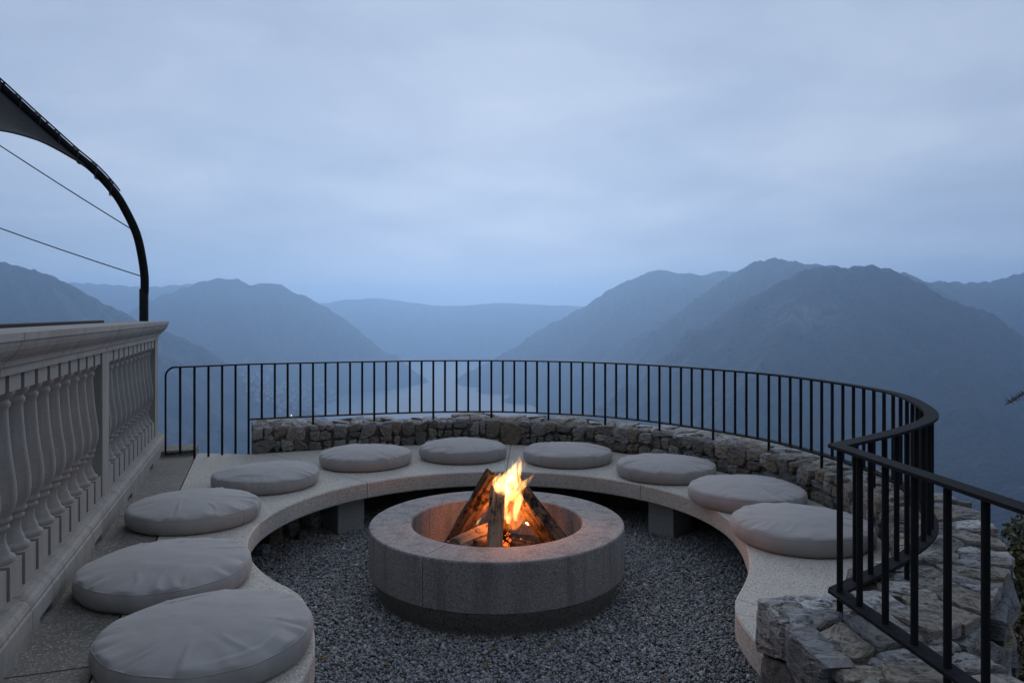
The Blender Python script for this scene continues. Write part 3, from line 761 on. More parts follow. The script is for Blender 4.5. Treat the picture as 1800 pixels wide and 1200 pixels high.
# ------------------------------------------------------------------ cushions
CR = .350
cush_px = [(158, 553), (125, 445), (220, 459), (370, 562), (560, 723), (738, 891), (920, 1077), (1083, 1259), (1210, 1421), (1283, 1541)]
cush_lab = ['round grey cushion at the open end of the bench below the balustrade',
            'round grey cushion touching the plinth, next to the one at the bench end',
            'round grey cushion third along from the balustrade end of the bench',
            'round grey cushion facing the gap beyond the free end of the stone wall',
            'round grey cushion in front of the free end of the stone wall',
            'round cushion behind the fire on the balustrade side of the bench joint',
            'round cushion behind the fire on the railed corner side of the joint',
            'round grey cushion over the support block on the railed corner side of the bench',
            'smooth round grey cushion between the support block one and the railed corner one',
            'round grey cushion partly behind the railing bars at the wall corner']
for ci, (l, r) in enumerate(cush_px):
    aL, aR = math.atan((l - 900) / F), math.atan((r - 900) / F)
    th, de = (aL + aR) / 2, (aR - aL) / 2; D = CR / math.sin(de)
    cx, cy = D * math.sin(th), D * math.cos(th)
    root = empty('seat_cushion', (cx, cy, ZB + .002)); tag(root, cush_lab[ci], 'cushion', 'round cushions on the curved bench')
    root.rotation_euler = (0, 0, random.random() * 6.28)
    sd = 40 + ci * 13; n = 168; R_ = CR
    th_ = np.linspace(0, 2 * np.pi, n, endpoint=False)
    edge = .082 + .006 * sn1(np.cos(th_) * 1.5 + 5, sd) + .004 * np.sin(2 * th_ + ci)
    # rings: bottom centre .. side .. seam .. top centre
    ring = [(.0, 0), (.90, 0), (.955, .004), (.987, .020), (1.0, .042), (.999, .058), (.992, .071), (.978, .081)]
    rr = [.962, .945] + list(np.linspace(.925, .03, 42))
    v = []
    cs_, sn_ = np.cos(th_), np.sin(th_)
    wob = 1 + .010 * np.sin(3 * th_ + ci) + .006 * sn1(cs_ * 3 + 9, sd + 1) + .003 * np.sin(11 * th_ + 2 * ci)
    side_w = .005 * sn1(th_ * 6, sd + 2) + .003 * sn1(th_ * 17, sd + 3)
    for q, z in ring:
        k_ = (z / .082)
        rad_ = R_ * q * (wob if q > .5 else 1) + (side_w * math.sin(math.pi * min(1, k_ * .8)) if q > .5 else 0)
        for j in range(n): v.append(((rad_[j] if hasattr(rad_, '__len__') else rad_) * cs_[j], (rad_[j] if hasattr(rad_, '__len__') else rad_) * sn_[j], z * edge[j] / .082))
    # creases across the top
    lr = random.Random(900 + ci * 7); cre = []
    for _ in range(lr.randint(8, 13)):
        a_ = lr.random() * 6.28; rr0 = lr.uniform(.62, .97) * R_; ln = lr.uniform(.06, .19)
        # folds run mostly inward from the rim
        dirn = a_ + math.pi + lr.uniform(-.45, .45) if lr.random() < .85 else a_ + math.pi / 2 + lr.uniform(-.4, .4)
        cre.append((rr0 * math.cos(a_), rr0 * math.sin(a_), dirn, ln, lr.uniform(.005, .011), lr.uniform(.002, .006), lr.uniform(-2.5, 2.5)))
    for i, q in enumerate(rr):
        x = R_ * q * wob * cs_; y = R_ * q * wob * sn_
        z = (edge.mean() + (edge - edge.mean()) * q ** 3) * (.081 / .082) + .006 * (1 - math.exp(-(.978 - q) / .02)) + .040 * (1 - q ** 2.2)
        fl_ = min(1, q / .22) ** 2; z0_ = z
        z = z + 0.008 * (fbm2(x * 5 + sd, y * 5, 3, sd) - .5) + 0.0035 * (fbm2(x * 16 + sd, y * 16, 2, sd + 4) - .5)
        # gathered pleats near the rim
        z = z + .0085 * np.exp(-((1 - q) / .18) ** 2) * (1 - np.exp(-((1 - q) / .02) ** 2)) * sn1(th_ * 10, sd + 6) * (sn1(th_ * 1.3 + 3, sd + 7) > -.15)
        for x0, y0, dr, ln, wd, am, cv in cre:
            u = (x - x0) * math.cos(dr) + (y - y0) * math.sin(dr); w = -(x - x0) * math.sin(dr) + (y - y0) * math.cos(dr) - cv * u * u
            z = z + am * np.exp(-(w / wd) ** 2) * np.exp(-(u / ln) ** 4 * 3) - .5 * am * np.exp(-((w - wd * 1.6) / wd) ** 2) * np.exp(-(u / ln) ** 4 * 3)
        z = z0_ + (z - z0_) * fl_
        for j in range(n): v.append((x[j], y[j], z[j]))
    nr2 = len(ring) + len(rr); f = []
    for i in range(nr2 - 1):
        for j in range(n): f.append((i * n + j, i * n + (j + 1) % n, (i + 1) * n + (j + 1) % n, (i + 1) * n + j))
    f.append(tuple(range((nr2 - 1) * n, nr2 * n)))
    f = f[n:]  # drop the degenerate centre fan, close below
    f.append(tuple(range(2 * n - 1, n - 1, -1)))
    cover = mesh('cover', v, f, M_cush, root, True)
    seam_i = len(ring) - 1
    top = [Vector(v[seam_i * n + j]) + Vector((0, 0, -.0012)) for j in range(0, n, 2)]
    tube('piping', top + [top[0]], .0024, M_cush, cover, 6, True, False)
    j = 0
    sp = [Vector((v[q * n][0] + .0012, v[q * n][1], v[q * n][2])) for q in range(2, len(ring) + 1)]
    tube('side_seam', sp, .0022, M_cush, cover, 5)

# ------------------------------------------------------------------ stone wall
wall = empty('stone_wall', (1.2, 4.5, 0)); tag(wall, 'low rubble stone wall with slate top curving behind the bench under the railing', 'stone wall')
def clip(poly, p, nrm):
    out = []
    for i in range(len(poly)):
        a_, b_ = poly[i], poly[(i + 1) % len(poly)]
        da, db = np.dot(a_ - p, nrm), np.dot(b_ - p, nrm)
        if da <= 0: out.append(a_)
        if (da < 0 < db) or (db < 0 < da): out.append(a_ + (b_ - a_) * da / (da - db))
    return out
def cells(L, Hh, su, sv, seed, jit=.42):
    """irregular Voronoi cells filling a strip L x Hh with mean cell su x sv"""
    r_ = np.random.default_rng(seed); pts = []
    nv = max(1, int(round(Hh / sv)))
    for j in range(nv):
        x = r_.uniform(0, su)
        while x < L:
            pts.append((x + r_.uniform(-.1, .1) * su, Hh * (j + .5) / nv + r_.uniform(-jit, jit) * Hh / nv))
            x += su * r_.choice([.45, .6, .85, 1.1, 1.5, 1.9])
    pts = np.array(pts); res = []
    for i, p in enumerate(pts):
        poly = [np.array(q) for q in ((0, 0), (L, 0), (L, Hh), (0, Hh))]
        sc = np.array([1 / su, 1 / sv])
        dd = ((pts - p) * sc); near_ = np.argsort((dd ** 2).sum(1))[1:26]
        for k_ in near_:
            q = pts[k_]; d = (q - p) * sc * sc
            poly = clip(poly, (p + q) / 2, d)
            if len(poly) < 3: break
        if len(poly) >= 3: res.append((p, np.array(poly)))
    return res
def blocks(L, Hh, lo, hi, seed):
    """roughly squared rubble: a strip split again and again, corners knocked off"""
    r_ = np.random.default_rng(seed); todo = []; res = []; x = 0
    while x < L - .02:
        w = min(r_.uniform(.22, .46), L - x); w = L - x if L - x - w < .12 else w
        todo.append((x, 0, w, Hh)); x += w
    while todo:
        x, y, w, h = todo.pop(); big = r_.uniform(lo, hi)
        if max(w, h) > big and max(w, h) > .055:
            t_ = r_.uniform(.34, .66)
            if w > h * r_.uniform(.9, 1.7): todo += [(x, y, w * t_, h), (x + w * t_, y, w * (1 - t_), h)]
            else: todo += [(x, y, w, h * t_), (x, y + h * t_, w, h * (1 - t_))]
            continue
        sk = r_.normal(0, .15, 8) * min(w, h); c4 = np.array([(x + sk[0], y + sk[1]), (x + w + sk[2], y + sk[3]), (x + w + sk[4], y + h + sk[5]), (x + sk[6], y + h + sk[7])])
        c4[:, 1] = np.clip(c4[:, 1], 0, Hh); pts = []
        for i in range(4):
            a_, b_, d_ = c4[i - 1], c4[i], c4[(i + 1) % 4]
            k1 = r_.uniform(.06, .34) if r_.random() < .75 else .03
            pts += [b_ + (a_ - b_) * k1, b_ + (d_ - b_) * r_.uniform(.06, .32)]
        pts = np.array(pts); res.append((pts.mean(0), pts))
    return res
def stone(name, poly, fn, gap, bulge, depth, seed, m, dens=8, parent=wall, rough=1.0, flat=False, fine=False):
    """a stone from a plan cell: fn(u, v, out) -> world point"""
    r_ = np.random.default_rng(seed); c_ = poly.mean(0)
    closed = np.vstack([poly, poly[:1]]); out_ = resample(closed, n=dens + 1)[:-1]
    for q in poly:      # keep true corners: snap the nearest sample to each corner
        k_ = np.argmin(((out_ - q) ** 2).sum(1)); out_[k_] = out_[k_] * .3 + q * .7
    ext = np.sqrt(np.abs(np.cross(out_ - c_, np.roll(out_, -1, 0) - c_)).sum() / 2)
    gap = gap * r_.uniform(.35, 1.7)
    out_ = c_ + (out_ - c_) * (1 - gap / max(ext, .02)) + r_.normal(0, (.018 if fine else .032) * ext, out_.shape)
    tl = r_.normal(0, .10, 2) * rough; base = r_.uniform(-.010, .012) * rough
    v = []; n = len(out_)
    if fine:
        rings = [(1.0, -depth, 0), (1.0, bulge * (.45 if flat else .2), .5), (.985, bulge * .72, .6), (.93, bulge * .92, .6), (.80, bulge, .6), (.62, bulge, .6), (.42, bulge, .6), (.22, bulge, .6)]
    else:
        rings = [(1.0, -depth, 0), (1.0, bulge * (.8 if flat else .35), .5), (.91, bulge * .9, .8), (.58, bulge, 1.2)]
    dr = r_.normal(0, 1, 2); dr /= np.linalg.norm(dr); st = r_.uniform(.010, .020)
    for s, o_, j in rings:
        pr = c_ + (out_ - c_) * s + r_.normal(0, .010 * ext * j, out_.shape)
        hg = o_ + (base + (pr - c_) @ tl + r_.normal(0, .10 * bulge * j * (.45 if fine else 1), n)) * (o_ > 0)
        if fine and o_ > 0:     # broken layers: stepped relief running one way over the stone
            w_ = (pr - c_) @ dr + .03 * fbm2(pr[:, 0] * 14 + seed, pr[:, 1] * 14, 3, seed % 97)
            hg = hg + (np.floor(w_ / (st * 2.2)) * st * .42 - w_ * .19) * min(1, (1.02 - s) * 6) + .016 * (fbm2(pr[:, 0] * 22, pr[:, 1] * 22 + seed, 3, seed % 89) - .5)
        for p, hgt in zip(pr, hg): v.append(fn(p[0], p[1], hgt))
    v.append(tuple(np.mean(v[-n:], axis=0)) if fine else fn(c_[0], c_[1], bulge + base + r_.normal(0, .12 * bulge)))
    f = []
    for i in range(len(rings) - 1):
        for k_ in range(n): f.append((i * n + k_, i * n + (k_ + 1) % n, (i + 1) * n + (k_ + 1) % n, (i + 1) * n + k_))
    o_ = (len(rings) - 1) * n
    for k_ in range(n): f.append((o_ + k_, o_ + (k_ + 1) % n, len(v) - 1))
    o = mesh(name, v, f, m); me = o.data
    ctr = Vector(fn(c_[0], c_[1], -depth)); fc = me.polygons[len(f) - 1]
    if (fc.center - ctr).dot(fc.normal) < 0: me.flip_normals()      # outward winding
    oc = Vector(fn(c_[0], c_[1], 0)); me.transform(Matrix.Translation(-oc)); o.location = oc   # its own origin
    return put(o, parent)
ZW = .562                                              # mean top of the wall
RLall = RL
arc = np.r_[0, np.cumsum(np.linalg.norm(np.diff(RL, axis=0), axis=1))]; LW = arc[-1]
def path(s):
    s = min(max(s, 0), LW)
    return np.array([np.interp(s, arc, RL[:, 0]), np.interp(s, arc, RL[:, 1])]), np.array([np.interp(s, arc, NR[:, 0]), np.interp(s, arc, NR[:, 1])])
def off(s, w): p, n_ = path(s); return p + n_ * w
WI, WO = -.105, .285
S0 = .03
def topz(s, w): return ZW + .012 * math.sin(3.1 * s + 1) + .010 * math.sin(7.3 * s) - .025 * max(0, -w) / .105 + .012
# the last part of the wall (toward its end at the bench) keeps its thickness outward
core_n = 90; v, f = [], []
for i in range(core_n + 1):
    s = S0 + (LW - S0) * i / core_n
    for w, z in ((WI + .022, -.2), (WI + .022, ZW - .028), (WO - .03, ZW - .022), (WO - .03, -1.6)):
        p = off(s, w); v.append((p[0], p[1], z))
for i in range(core_n):
    for q in range(4): f.append((i * 4 + q, i * 4 + (q + 1) % 4, (i + 1) * 4 + (q + 1) % 4, (i + 1) * 4 + q))
f += [(0, 1, 2, 3), tuple(core_n * 4 + q for q in (3, 2, 1, 0))]
put(mesh('mortar_core', v, f, M_mort), wall)
k_ = 0
for p, poly in blocks(LW - S0 - .02, ZW - ZB + .022, .065, .25, 4):
    s_ = S0 + p[0]; d_ = np.linalg.norm(off(s_, WI))
    def fn(u, w, o_): q = off(S0 + u, WI + .016 - o_); return (q[0], q[1], ZB - .012 + w)
    stone('stone', poly, fn, .005, .026, .03, 100 + k_, M_rub, 11 if d_ > 4 else 14); k_ += 1
for p, poly in cells(LW - S0, WO - WI - .03, .105, .17, 5):
    def fn(u, w, o_): q = off(S0 + u, WI + .022 + w); return (q[0], q[1], topz(S0 + u, WI + w) - .026 + o_)
    stone('cap_stone', poly, fn, .006, .018, .02, 500 + k_, M_cap, 8 if p[0] < LW * .62 else 18, rough=.8, flat=True, fine=p[0] > LW * .62); k_ += 1
# outer face, seen past the corner
for p, poly in cells(2.1, 1.0, .20, .13, 8):
    def fn(u, w, o_): q = off(LW - 2.1 + u, WO - .035 + o_); return (q[0], q[1], ZW - .06 - w)
    stone('stone', poly, fn, .010, .035, .03, 900 + k_, M_rub, 8); k_ += 1

# the second wall, running from the corner toward the entrance
wall2 = empty('stone_wall', (1.05, 1.5, 0)); tag(wall2, 'thick rubble stone wall end with pale ragged stones at the entrance', 'stone wall')
A0, A1 = np.array([.835, 2.47]), np.array([1.03, .35])
d2 = (A1 - A0) / np.linalg.norm(A1 - A0); n2_ = np.array([-d2[1], d2[0]])   # to the right (outside)
if n2_[0] < 0: n2_ = -n2_
L2_ = np.linalg.norm(A1 - A0); W2 = .44
def off2(s, w): return A0 + d2 * s + n2_ * w
v, f = [], []
for s in (.03, L2_):
    for w, z in ((.03, -.2), (.03, ZW - .03), (W2 - .03, ZW - .03), (W2 - .03, -1.4)):
        p = off2(s, w); v.append((p[0], p[1], z))
f = [(0, 1, 2, 3), (7, 6, 5, 4)] + [(q, (q + 1) % 4, 4 + (q + 1) % 4, 4 + q) for q in range(4)]
put(mesh('mortar_core', v, f, M_mort), wall2)
for p, poly in cells(L2_, ZW + .02, .17, .14, 14):
    def fn(u, w, o_): q = off2(u, .03 - o_); return (q[0], q[1], -.02 + w)
    stone('stone', poly, fn, .011, .045, .03, 2000 + k_, M_rub, 22, wall2, .7, False, True); k_ += 1
for p, poly in cells(W2, ZW - ZB + .02, .15, .11, 15):
    def fn(u, w, o_): q = off2(.03 - o_, u); return (q[0], q[1], ZB - .02 + w)
    stone('stone', poly, fn, .010, .035, .03, 2300 + k_, M_rub, 22, wall2, .7, False, True); k_ += 1
for p, poly in cells(L2_, W2, .12, .17, 16):
    def fn(u, w, o_): q = off2(u, w); return (q[0], q[1], ZW - .022 + .010 * math.sin(9 * u + 4 * w) + o_)
    stone('cap_stone', poly, fn, .008, .022, .02, 2600 + k_, M_cap, 22, wall2, .8, True, True); k_ += 1
for p, poly in cells(L2_, 1.0, .2, .13, 17):
    def fn(u, w, o_): q = off2(u, W2 - .035 + o_); return (q[0], q[1], ZW - .06 - w)
    stone('stone', poly, fn, .010, .035, .03, 2900 + k_, M_rub, 8, wall2); k_ += 1

# ------------------------------------------------------------------ railing
rl = empty('metal_railing', (RL[len(RL) // 2][0], RL[len(RL) // 2][1], ZW)); tag(rl, 'dark steel bar railing with flat rail curving along the stone wall', 'railing')
ZLOW = .636
def ribbon(name, p2, z, w, h, m):
    n_ = normals(p2) ; v, f = [], []
    for q, nn in zip(p2, n_):
        for o_, zz in ((-w / 2, z - h), (w / 2, z - h), (w / 2, z), (-w / 2, z)): v.append((q[0] + nn[0] * o_, q[1] + nn[1] * o_, zz))
    k = len(p2)
    for i in range(k - 1):
        for q in range(4): f.append((i * 4 + q, i * 4 + (q + 1) % 4, (i + 1) * 4 + (q + 1) % 4, (i + 1) * 4 + q))
    f += [(0, 1, 2, 3)[::-1], tuple((k - 1) * 4 + q for q in range(4))]
    return put(mesh(name, v, f, m), rl)
# left panel that closes the gap beyond the wall
Lp0 = P(291, 645, ZRAIL)[:2]; Lp1 = RL[0]
RLT = resample(np.vstack([resample(np.array([Lp0 + (Lp1 - Lp0) * .075, Lp1]), step=.02)[:-1], RL]), step=.02)
RW, RH = .052, .010
ribbon('top_rail', RLT, ZRAIL, RW, RH, M_steel)
ribbon('bottom_rail', RL, ZLOW, RW, RH, M_steel)
dlast = RL[-1] - RL[-6]; 
ext = np.array([RL2[0] - (RL2[8] - RL2[0]) * .03])
ribbon('top_rail', np.vstack([ext, RL2]), ZRAIL + .0006, RW, RH, M_steel)
ribbon('bottom_rail', np.vstack([ext, RL2]), ZLOW + .0006, RW, RH, M_steel)
# bars
def bar(p, z0, z1, name='bar', r=.0095):
    o = inst(BAR, name, None, (p[0], p[1], z0), None, (r, r, z1 - z0)); return put(o, rl)
n = 10
vv = [(math.cos(2 * math.pi * k / n), math.sin(2 * math.pi * k / n), z) for z in (0, 1) for k in range(n)]
ff = [tuple(range(n))[::-1], tuple(range(n, 2 * n))] + [(k, (k + 1) % n, n + (k + 1) % n, n + k) for k in range(n)]
bme = bpy.data.meshes.new('bar'); bme.from_pydata(vv, [], ff); bme.materials.append(M_steel)
for p in bme.polygons: p.use_smooth = len(p.vertices) == 4
class _B: data = bme
BAR = _B
PITCH = .1045
ss = np.arange(0, LW - .02, PITCH); 
for i, s in enumerate(ss):
    p, n_ = path(s)
    if i % 5 == 0 and i > 0: bar(p, ZW - .02, ZRAIL - RH, 'support_post')
    elif i == 0: bar(p, .30, ZRAIL - RH, 'support_post')
    else: bar(p, ZLOW, ZRAIL - RH)
bar(RL2[1], ZW - .03, ZRAIL - RH, 'support_post', .0097)
a2 = np.r_[0, np.cumsum(np.linalg.norm(np.diff(RL2, axis=0), axis=1))]
for i, s in enumerate(np.arange(.13, a2[-1], .128)):
    p = np.array([np.interp(s, a2, RL2[:, k]) for k in range(2)])
    bar(p, ZW - .03 if i % 4 == 3 else ZLOW, ZRAIL - RH, 'support_post' if i % 4 == 3 else 'bar', .0097)
dv_ = (Lp1 - Lp0); Ld = np.linalg.norm(dv_); nb = 6
for i in range(1, nb):
    p = Lp0 + dv_ * i / nb
    bar(p, .405 if i < 2 else .15, ZRAIL - RH)
# rounded end of the panel
zt = ZRAIL - .004; rc = .07; u3 = dv_ / Ld
pts = [(*(Lp0 + u3 * .085), zt)] + [(*(Lp0 + u3 * (rc - rc * math.sin(a))), zt - rc + rc * math.cos(a)) for a in np.linspace(0, math.pi / 2, 7)] + [(*Lp0, .41)]
put(tube('end_frame', pts, .0075, M_steel, None, 8), rl)
put(tube('end_frame', [(*Lp0, .413), (*(Lp0 + u3 * Ld * 2 / nb), .413)], .0065, M_steel, None, 8), rl)

# ------------------------------------------------------------------ arched pole, shade sail, cables
pole_px = [(253, 545, 6.28), (254, 515, 6.28), (254, 486, 6.27), (249, 449, 6.24), (240, 411, 6.19), (223, 374, 6.12), (202.5, 340, 6.04), (169, 302, 5.93), (131, 270, 5.82), (94, 237, 5.70), (56, 203, 5.58), (0, 152, 5.40), (-70, 92, 5.2), (-160, 25, 4.95), (-290, -50, 4.6)]
pp = [PD(*q) for q in pole_px]
base = np.array([pp[0][0], pp[0][1], .352])
pole = empty('steel_arch_pole', tuple(base)); tag(pole, 'dark curved steel pole arching up behind the balustrade coping', 'pole')
ptop = catmull([np.array([pp[0][0], pp[0][1], 1.72])] + pp[1:], 6)
put(tube('arch_tube', ptop, .033, M_steel, None, 16), pole)
put(tube('pole_sleeve', [base, (base[0], base[1], 1.0), (base[0], base[1], 1.725)], .036, M_steel, None, 16), pole)
# sail: surface between the laced edge beside the tube and the free edge
sail = empty('shade_sail', tuple(pp[11])); tag(sail, 'dark taut shade sail laced along the arched pole', 'shade sail')
top_e = catmull([PD(x, y, Y) for x, y, Y in [(150, 292, 5.86), (131, 277, 5.80), (94, 246, 5.68), (56, 213, 5.56), (0, 163, 5.38), (-70, 102, 5.18), (-160, 36, 4.93), (-330, -58, 4.5)]], 6)
low_e = catmull([PD(x, y, Y) for x, y, Y in [(150, 293, 5.86), (125, 275.5, 5.7), (96, 259, 5.5), (60, 244, 5.3), (0, 229, 5.0), (-110, 222, 4.4), (-330, 212, 3.6), (-900, 190, 2.6)]], 6)  # unseen stretch out of view is widened over the terrace to shade the balusters
nS = len(top_e); v, f = [], []
for i in range(nS):
    for j in range(9):
        u_ = j / 8; p = top_e[i] * (1 - u_) + low_e[i] * u_; p = p + np.array([0, 0, -.06]) * math.sin(math.pi * u_) * min(1, i / 20); v.append(p)
for i in range(nS - 1):
    for j in range(8): f.append((i * 9 + j, i * 9 + j + 1, (i + 1) * 9 + j + 1, (i + 1) * 9 + j))
so_ = mesh('sail_cloth', v, f, M_fabric, None, True); so_.modifiers.new('s', 'SOLIDIFY').thickness = .004; put(so_, sail)
put(tube('edge_rope', low_e, .008, M_rope, None, 8), sail)
put(tube('edge_rope', top_e, .009, M_rope, None, 8), sail)
# lacing: a rope wound round tube and sail edge, with eyelet hooks
tt = ptop; arcp = np.r_[0, np.cumsum(np.linalg.norm(np.diff(tt, axis=0), axis=1))]
i0 = np.argmin(np.linalg.norm(tt - pp[6], axis=1)); s0 = arcp[i0]; lac = []
for s in np.arange(s0, arcp[-1] - .1, .012):
    p = np.array([np.interp(s, arcp, tt[:, k]) for k in range(3)]); q = 2 * math.pi * (s - s0) / .17
    tg = np.array([np.interp(s + .01, arcp, tt[:, k]) for k in range(3)]) - p; tg /= np.linalg.norm(tg)
    a_ = np.cross(tg, [0, 1, 0]); a_ /= np.linalg.norm(a_); b_ = np.cross(tg, a_)
    lac.append(p + (a_ * math.cos(q) + b_ * math.sin(q)) * .041)
put(tube('lacing', lac, .0055, M_rope, None, 6), sail)
i1 = np.argmin(np.linalg.norm(tt - pp[8], axis=1))
off_l = []
for i in range(i0, len(tt)):
    tg = tt[min(i + 1, len(tt) - 1)] - tt[i - 1]; tg /= np.linalg.norm(tg); a_ = np.cross(tg, [0, 1, 0]); a_ /= np.linalg.norm(a_)
    if a_[2] < 0: a_ = -a_
    off_l.append(tt[i] + a_ * .045)
put(tube('lacing', off_l, .006, M_rope, None, 6), sail)
for j in range(3, len(off_l) - 2, 9):
    put(tube('hook', [tt[i0 + j], off_l[j] * 1.1 - tt[i0 + j] * .1], .0085, M_steel, None, 6), sail)
def cable(lab, a_, b_):
    p = [np.array(a_) * (1 - u_) + np.array(b_) * u_ + np.array([0, 0, -.03]) * 4 * u_ * (1 - u_) for u_ in np.linspace(0, 1, 12)]
    o = tube('steel_cable', p, .0052, M_cable, None, 6)
    tag(o, lab, 'cable')
cable('upper thin steel cable tied to the bend of the arched pole', PD(238, 407, 6.19), PD(-320, 38, 5.6))
cable('lower thin steel cable tied to the straight part of the arched pole', PD(250, 486, 6.27), PD(-330, 274, 5.6))
# handrail on the terrace, just visible over the coping
hr = empty('terrace_handrail', bal(2.5, .42, .352)); tag(hr, 'thin dark handrail showing just above the balustrade coping', 'handrail')
for o in (box('handrail_bar', bal(2.55, .42, 1.448), (4.3, .05, .028), M_steel, None, .003, ang),
          box('handrail_post', bal(.8, .42, .89), (.03, .03, 1.09), M_steel, None, .003, ang), box('handrail_post', bal(4.4, .42, .89), (.03, .03, 1.09), M_steel, None, .003, ang)): put(o, hr)

# ------------------------------------------------------------------ gravel chips
def inside(x, y):
    d = np.hypot(x - C[0], y - C[1]); a_ = np.degrees(np.arctan2(y - C[1], x - C[0])) % 360
    a_ = np.where(a_ > 270, a_ - 360, a_)
    ok = (d > .63) & (d < 1.86)
    lane = (x > -1.0) & (x < .95) & (y < 3.4) & (d > .63)
    return ok | lane
NG = 200000
gx = rng.uniform(-1.95, 1.85, NG); gy = rng.uniform(2.0, 5.95, NG)
kx = inside(gx, gy); gx, gy = gx[kx], gy[kx]; NG = len(gx)
octv = np.array([(1, 0, 0), (-1, 0, 0), (0, 1, 0), (0, -1, 0), (0, 0, 1), (0, 0, -1)], float)
octf = np.array([(0, 2, 4), (2, 1, 4), (1, 3, 4), (3, 0, 4), (2, 0, 5), (1, 2, 5), (3, 1, 5), (0, 3, 5)])
sz = rng.lognormal(math.log(.0068), .32, NG)
pv = octv[None] * rng.uniform(.6, 1.35, (NG, 6, 1)) * sz[:, None, None] * np.stack([rng.uniform(.8, 1.4, NG), rng.uniform(.7, 1.1, NG), rng.uniform(.5, .8, NG)], 1)[:, None, :]
pv = pv + rng.normal(0, .18, pv.shape) * sz[:, None, None]
q1 = rng.uniform(0, 6.283, NG); q2 = rng.uniform(-.6, .6, NG)
c2, s2 = np.cos(q2)[:, None], np.sin(q2)[:, None]
X_, Y_, Z_ = pv[..., 0], pv[..., 1], pv[..., 2]
X_, Z_ = X_ * c2 - Z_ * s2, X_ * s2 + Z_ * c2
c1, s1 = np.cos(q1)[:, None], np.sin(q1)[:, None]
X_, Y_ = X_ * c1 - Y_ * s1, X_ * s1 + Y_ * c1
hz = rng.uniform(-.004, .007, NG) + .006 * (fbm2(gx * 4, gy * 4, 3, 77) - .5)
pv = np.stack([X_ + gx[:, None], Y_ + gy[:, None], Z_ + hz[:, None]], -1).reshape(-1, 3)
pf = (octf[None] + np.arange(NG)[:, None, None] * 6).reshape(-1, 3)
gr = fastmesh('gravel', pv, pf, M_grav)
at = gr.data.attributes.new('chip', 'FLOAT', 'POINT')
at.data.foreach_set('value', np.repeat(rng.uniform(0, 1, NG), 6).astype(np.float32))
tag(gr, 'loose grey gravel chips around the fire pit', 'gravel', None, 'stuff')

# rocks lying in the shade under the left part of the bench
for i, (px, py, s, lab) in enumerate([(478, 955, .085, 'pale upright rock under the bench bend near the balustrade'), (505, 938, .10, 'dark squarish rock under the bench bend near the balustrade'), (545, 930, .085, 'pointed rock under the bench between the bend and support block'),
                                      (575, 926, .05, 'small rock under the bench beside the support block'), (460, 975, .05, 'small rock at the foot of the bench bend beside the cushions'), (530, 948, .04, 'small flat rock on the gravel edge under the bench')]):
    p = P(px, py, 0.0); r_ = np.random.default_rng(60 + i); v, f = [], []
    nu, nv_ = 9, 6; st = np.array([1.0, .8, 1.3 if i in (0, 2) else .8]) * s
    for a_ in range(nv_ + 1):
        for b_ in range(nu):
            th_, ph_ = math.pi * a_ / nv_, 2 * math.pi * b_ / nu
            d = np.array([math.sin(th_) * math.cos(ph_), math.sin(th_) * math.sin(ph_), math.cos(th_)])
            d = np.sign(d) * np.abs(d) ** .75
            v.append(tuple(d * st * (1 + r_.uniform(-.14, .14)) + np.array([0, 0, st[2] * .75])))
    for a_ in range(nv_):
        for b_ in range(nu): f.append((a_ * nu + b_, (a_ + 1) * nu + b_, (a_ + 1) * nu + (b_ + 1) % nu, a_ * nu + (b_ + 1) % nu))
    o = mesh('rock', v, f, M_rub); o.location = p; o.rotation_euler = (0, 0, r_.uniform(0, 6)); tag(o, lab, 'rock', 'rocks under the bench')
# fallen leaves
lv, lf = [], []
for i in range(230):
    if i < 150:
        a_ = math.radians(random.uniform(140, 232)); r = random.gauss(1.42, .13)
    elif i < 190: a_ = math.radians(random.uniform(-30, 40)); r = random.gauss(1.5, .15)
    else: a_ = random.random() * 6.28; r = random.uniform(.75, 1.4)
    c0 = np.array([C[0] + r * math.cos(a_), C[1] + r * math.sin(a_), .012 + random.random() * .012]); s = random.uniform(.010, .024); q = random.random() * 6.28
    ux = np.array([math.cos(q), math.sin(q), random.uniform(-.3, .3)]) * s; uy = np.array([-math.sin(q), math.cos(q), random.uniform(-.4, .4)]) * s * .55
    o = len(lv); lv += [c0 - ux, c0 - uy + np.array([0, 0, .004]), c0 + ux, c0 + uy + np.array([0, 0, .005])]
    lf += [(o, o + 1, o + 2), (o, o + 2, o + 3)]
tag(mesh('leaf_litter', lv, lf, M_leaf), 'brown fallen leaves scattered on the gravel under the bench', 'leaves', None, 'stuff')

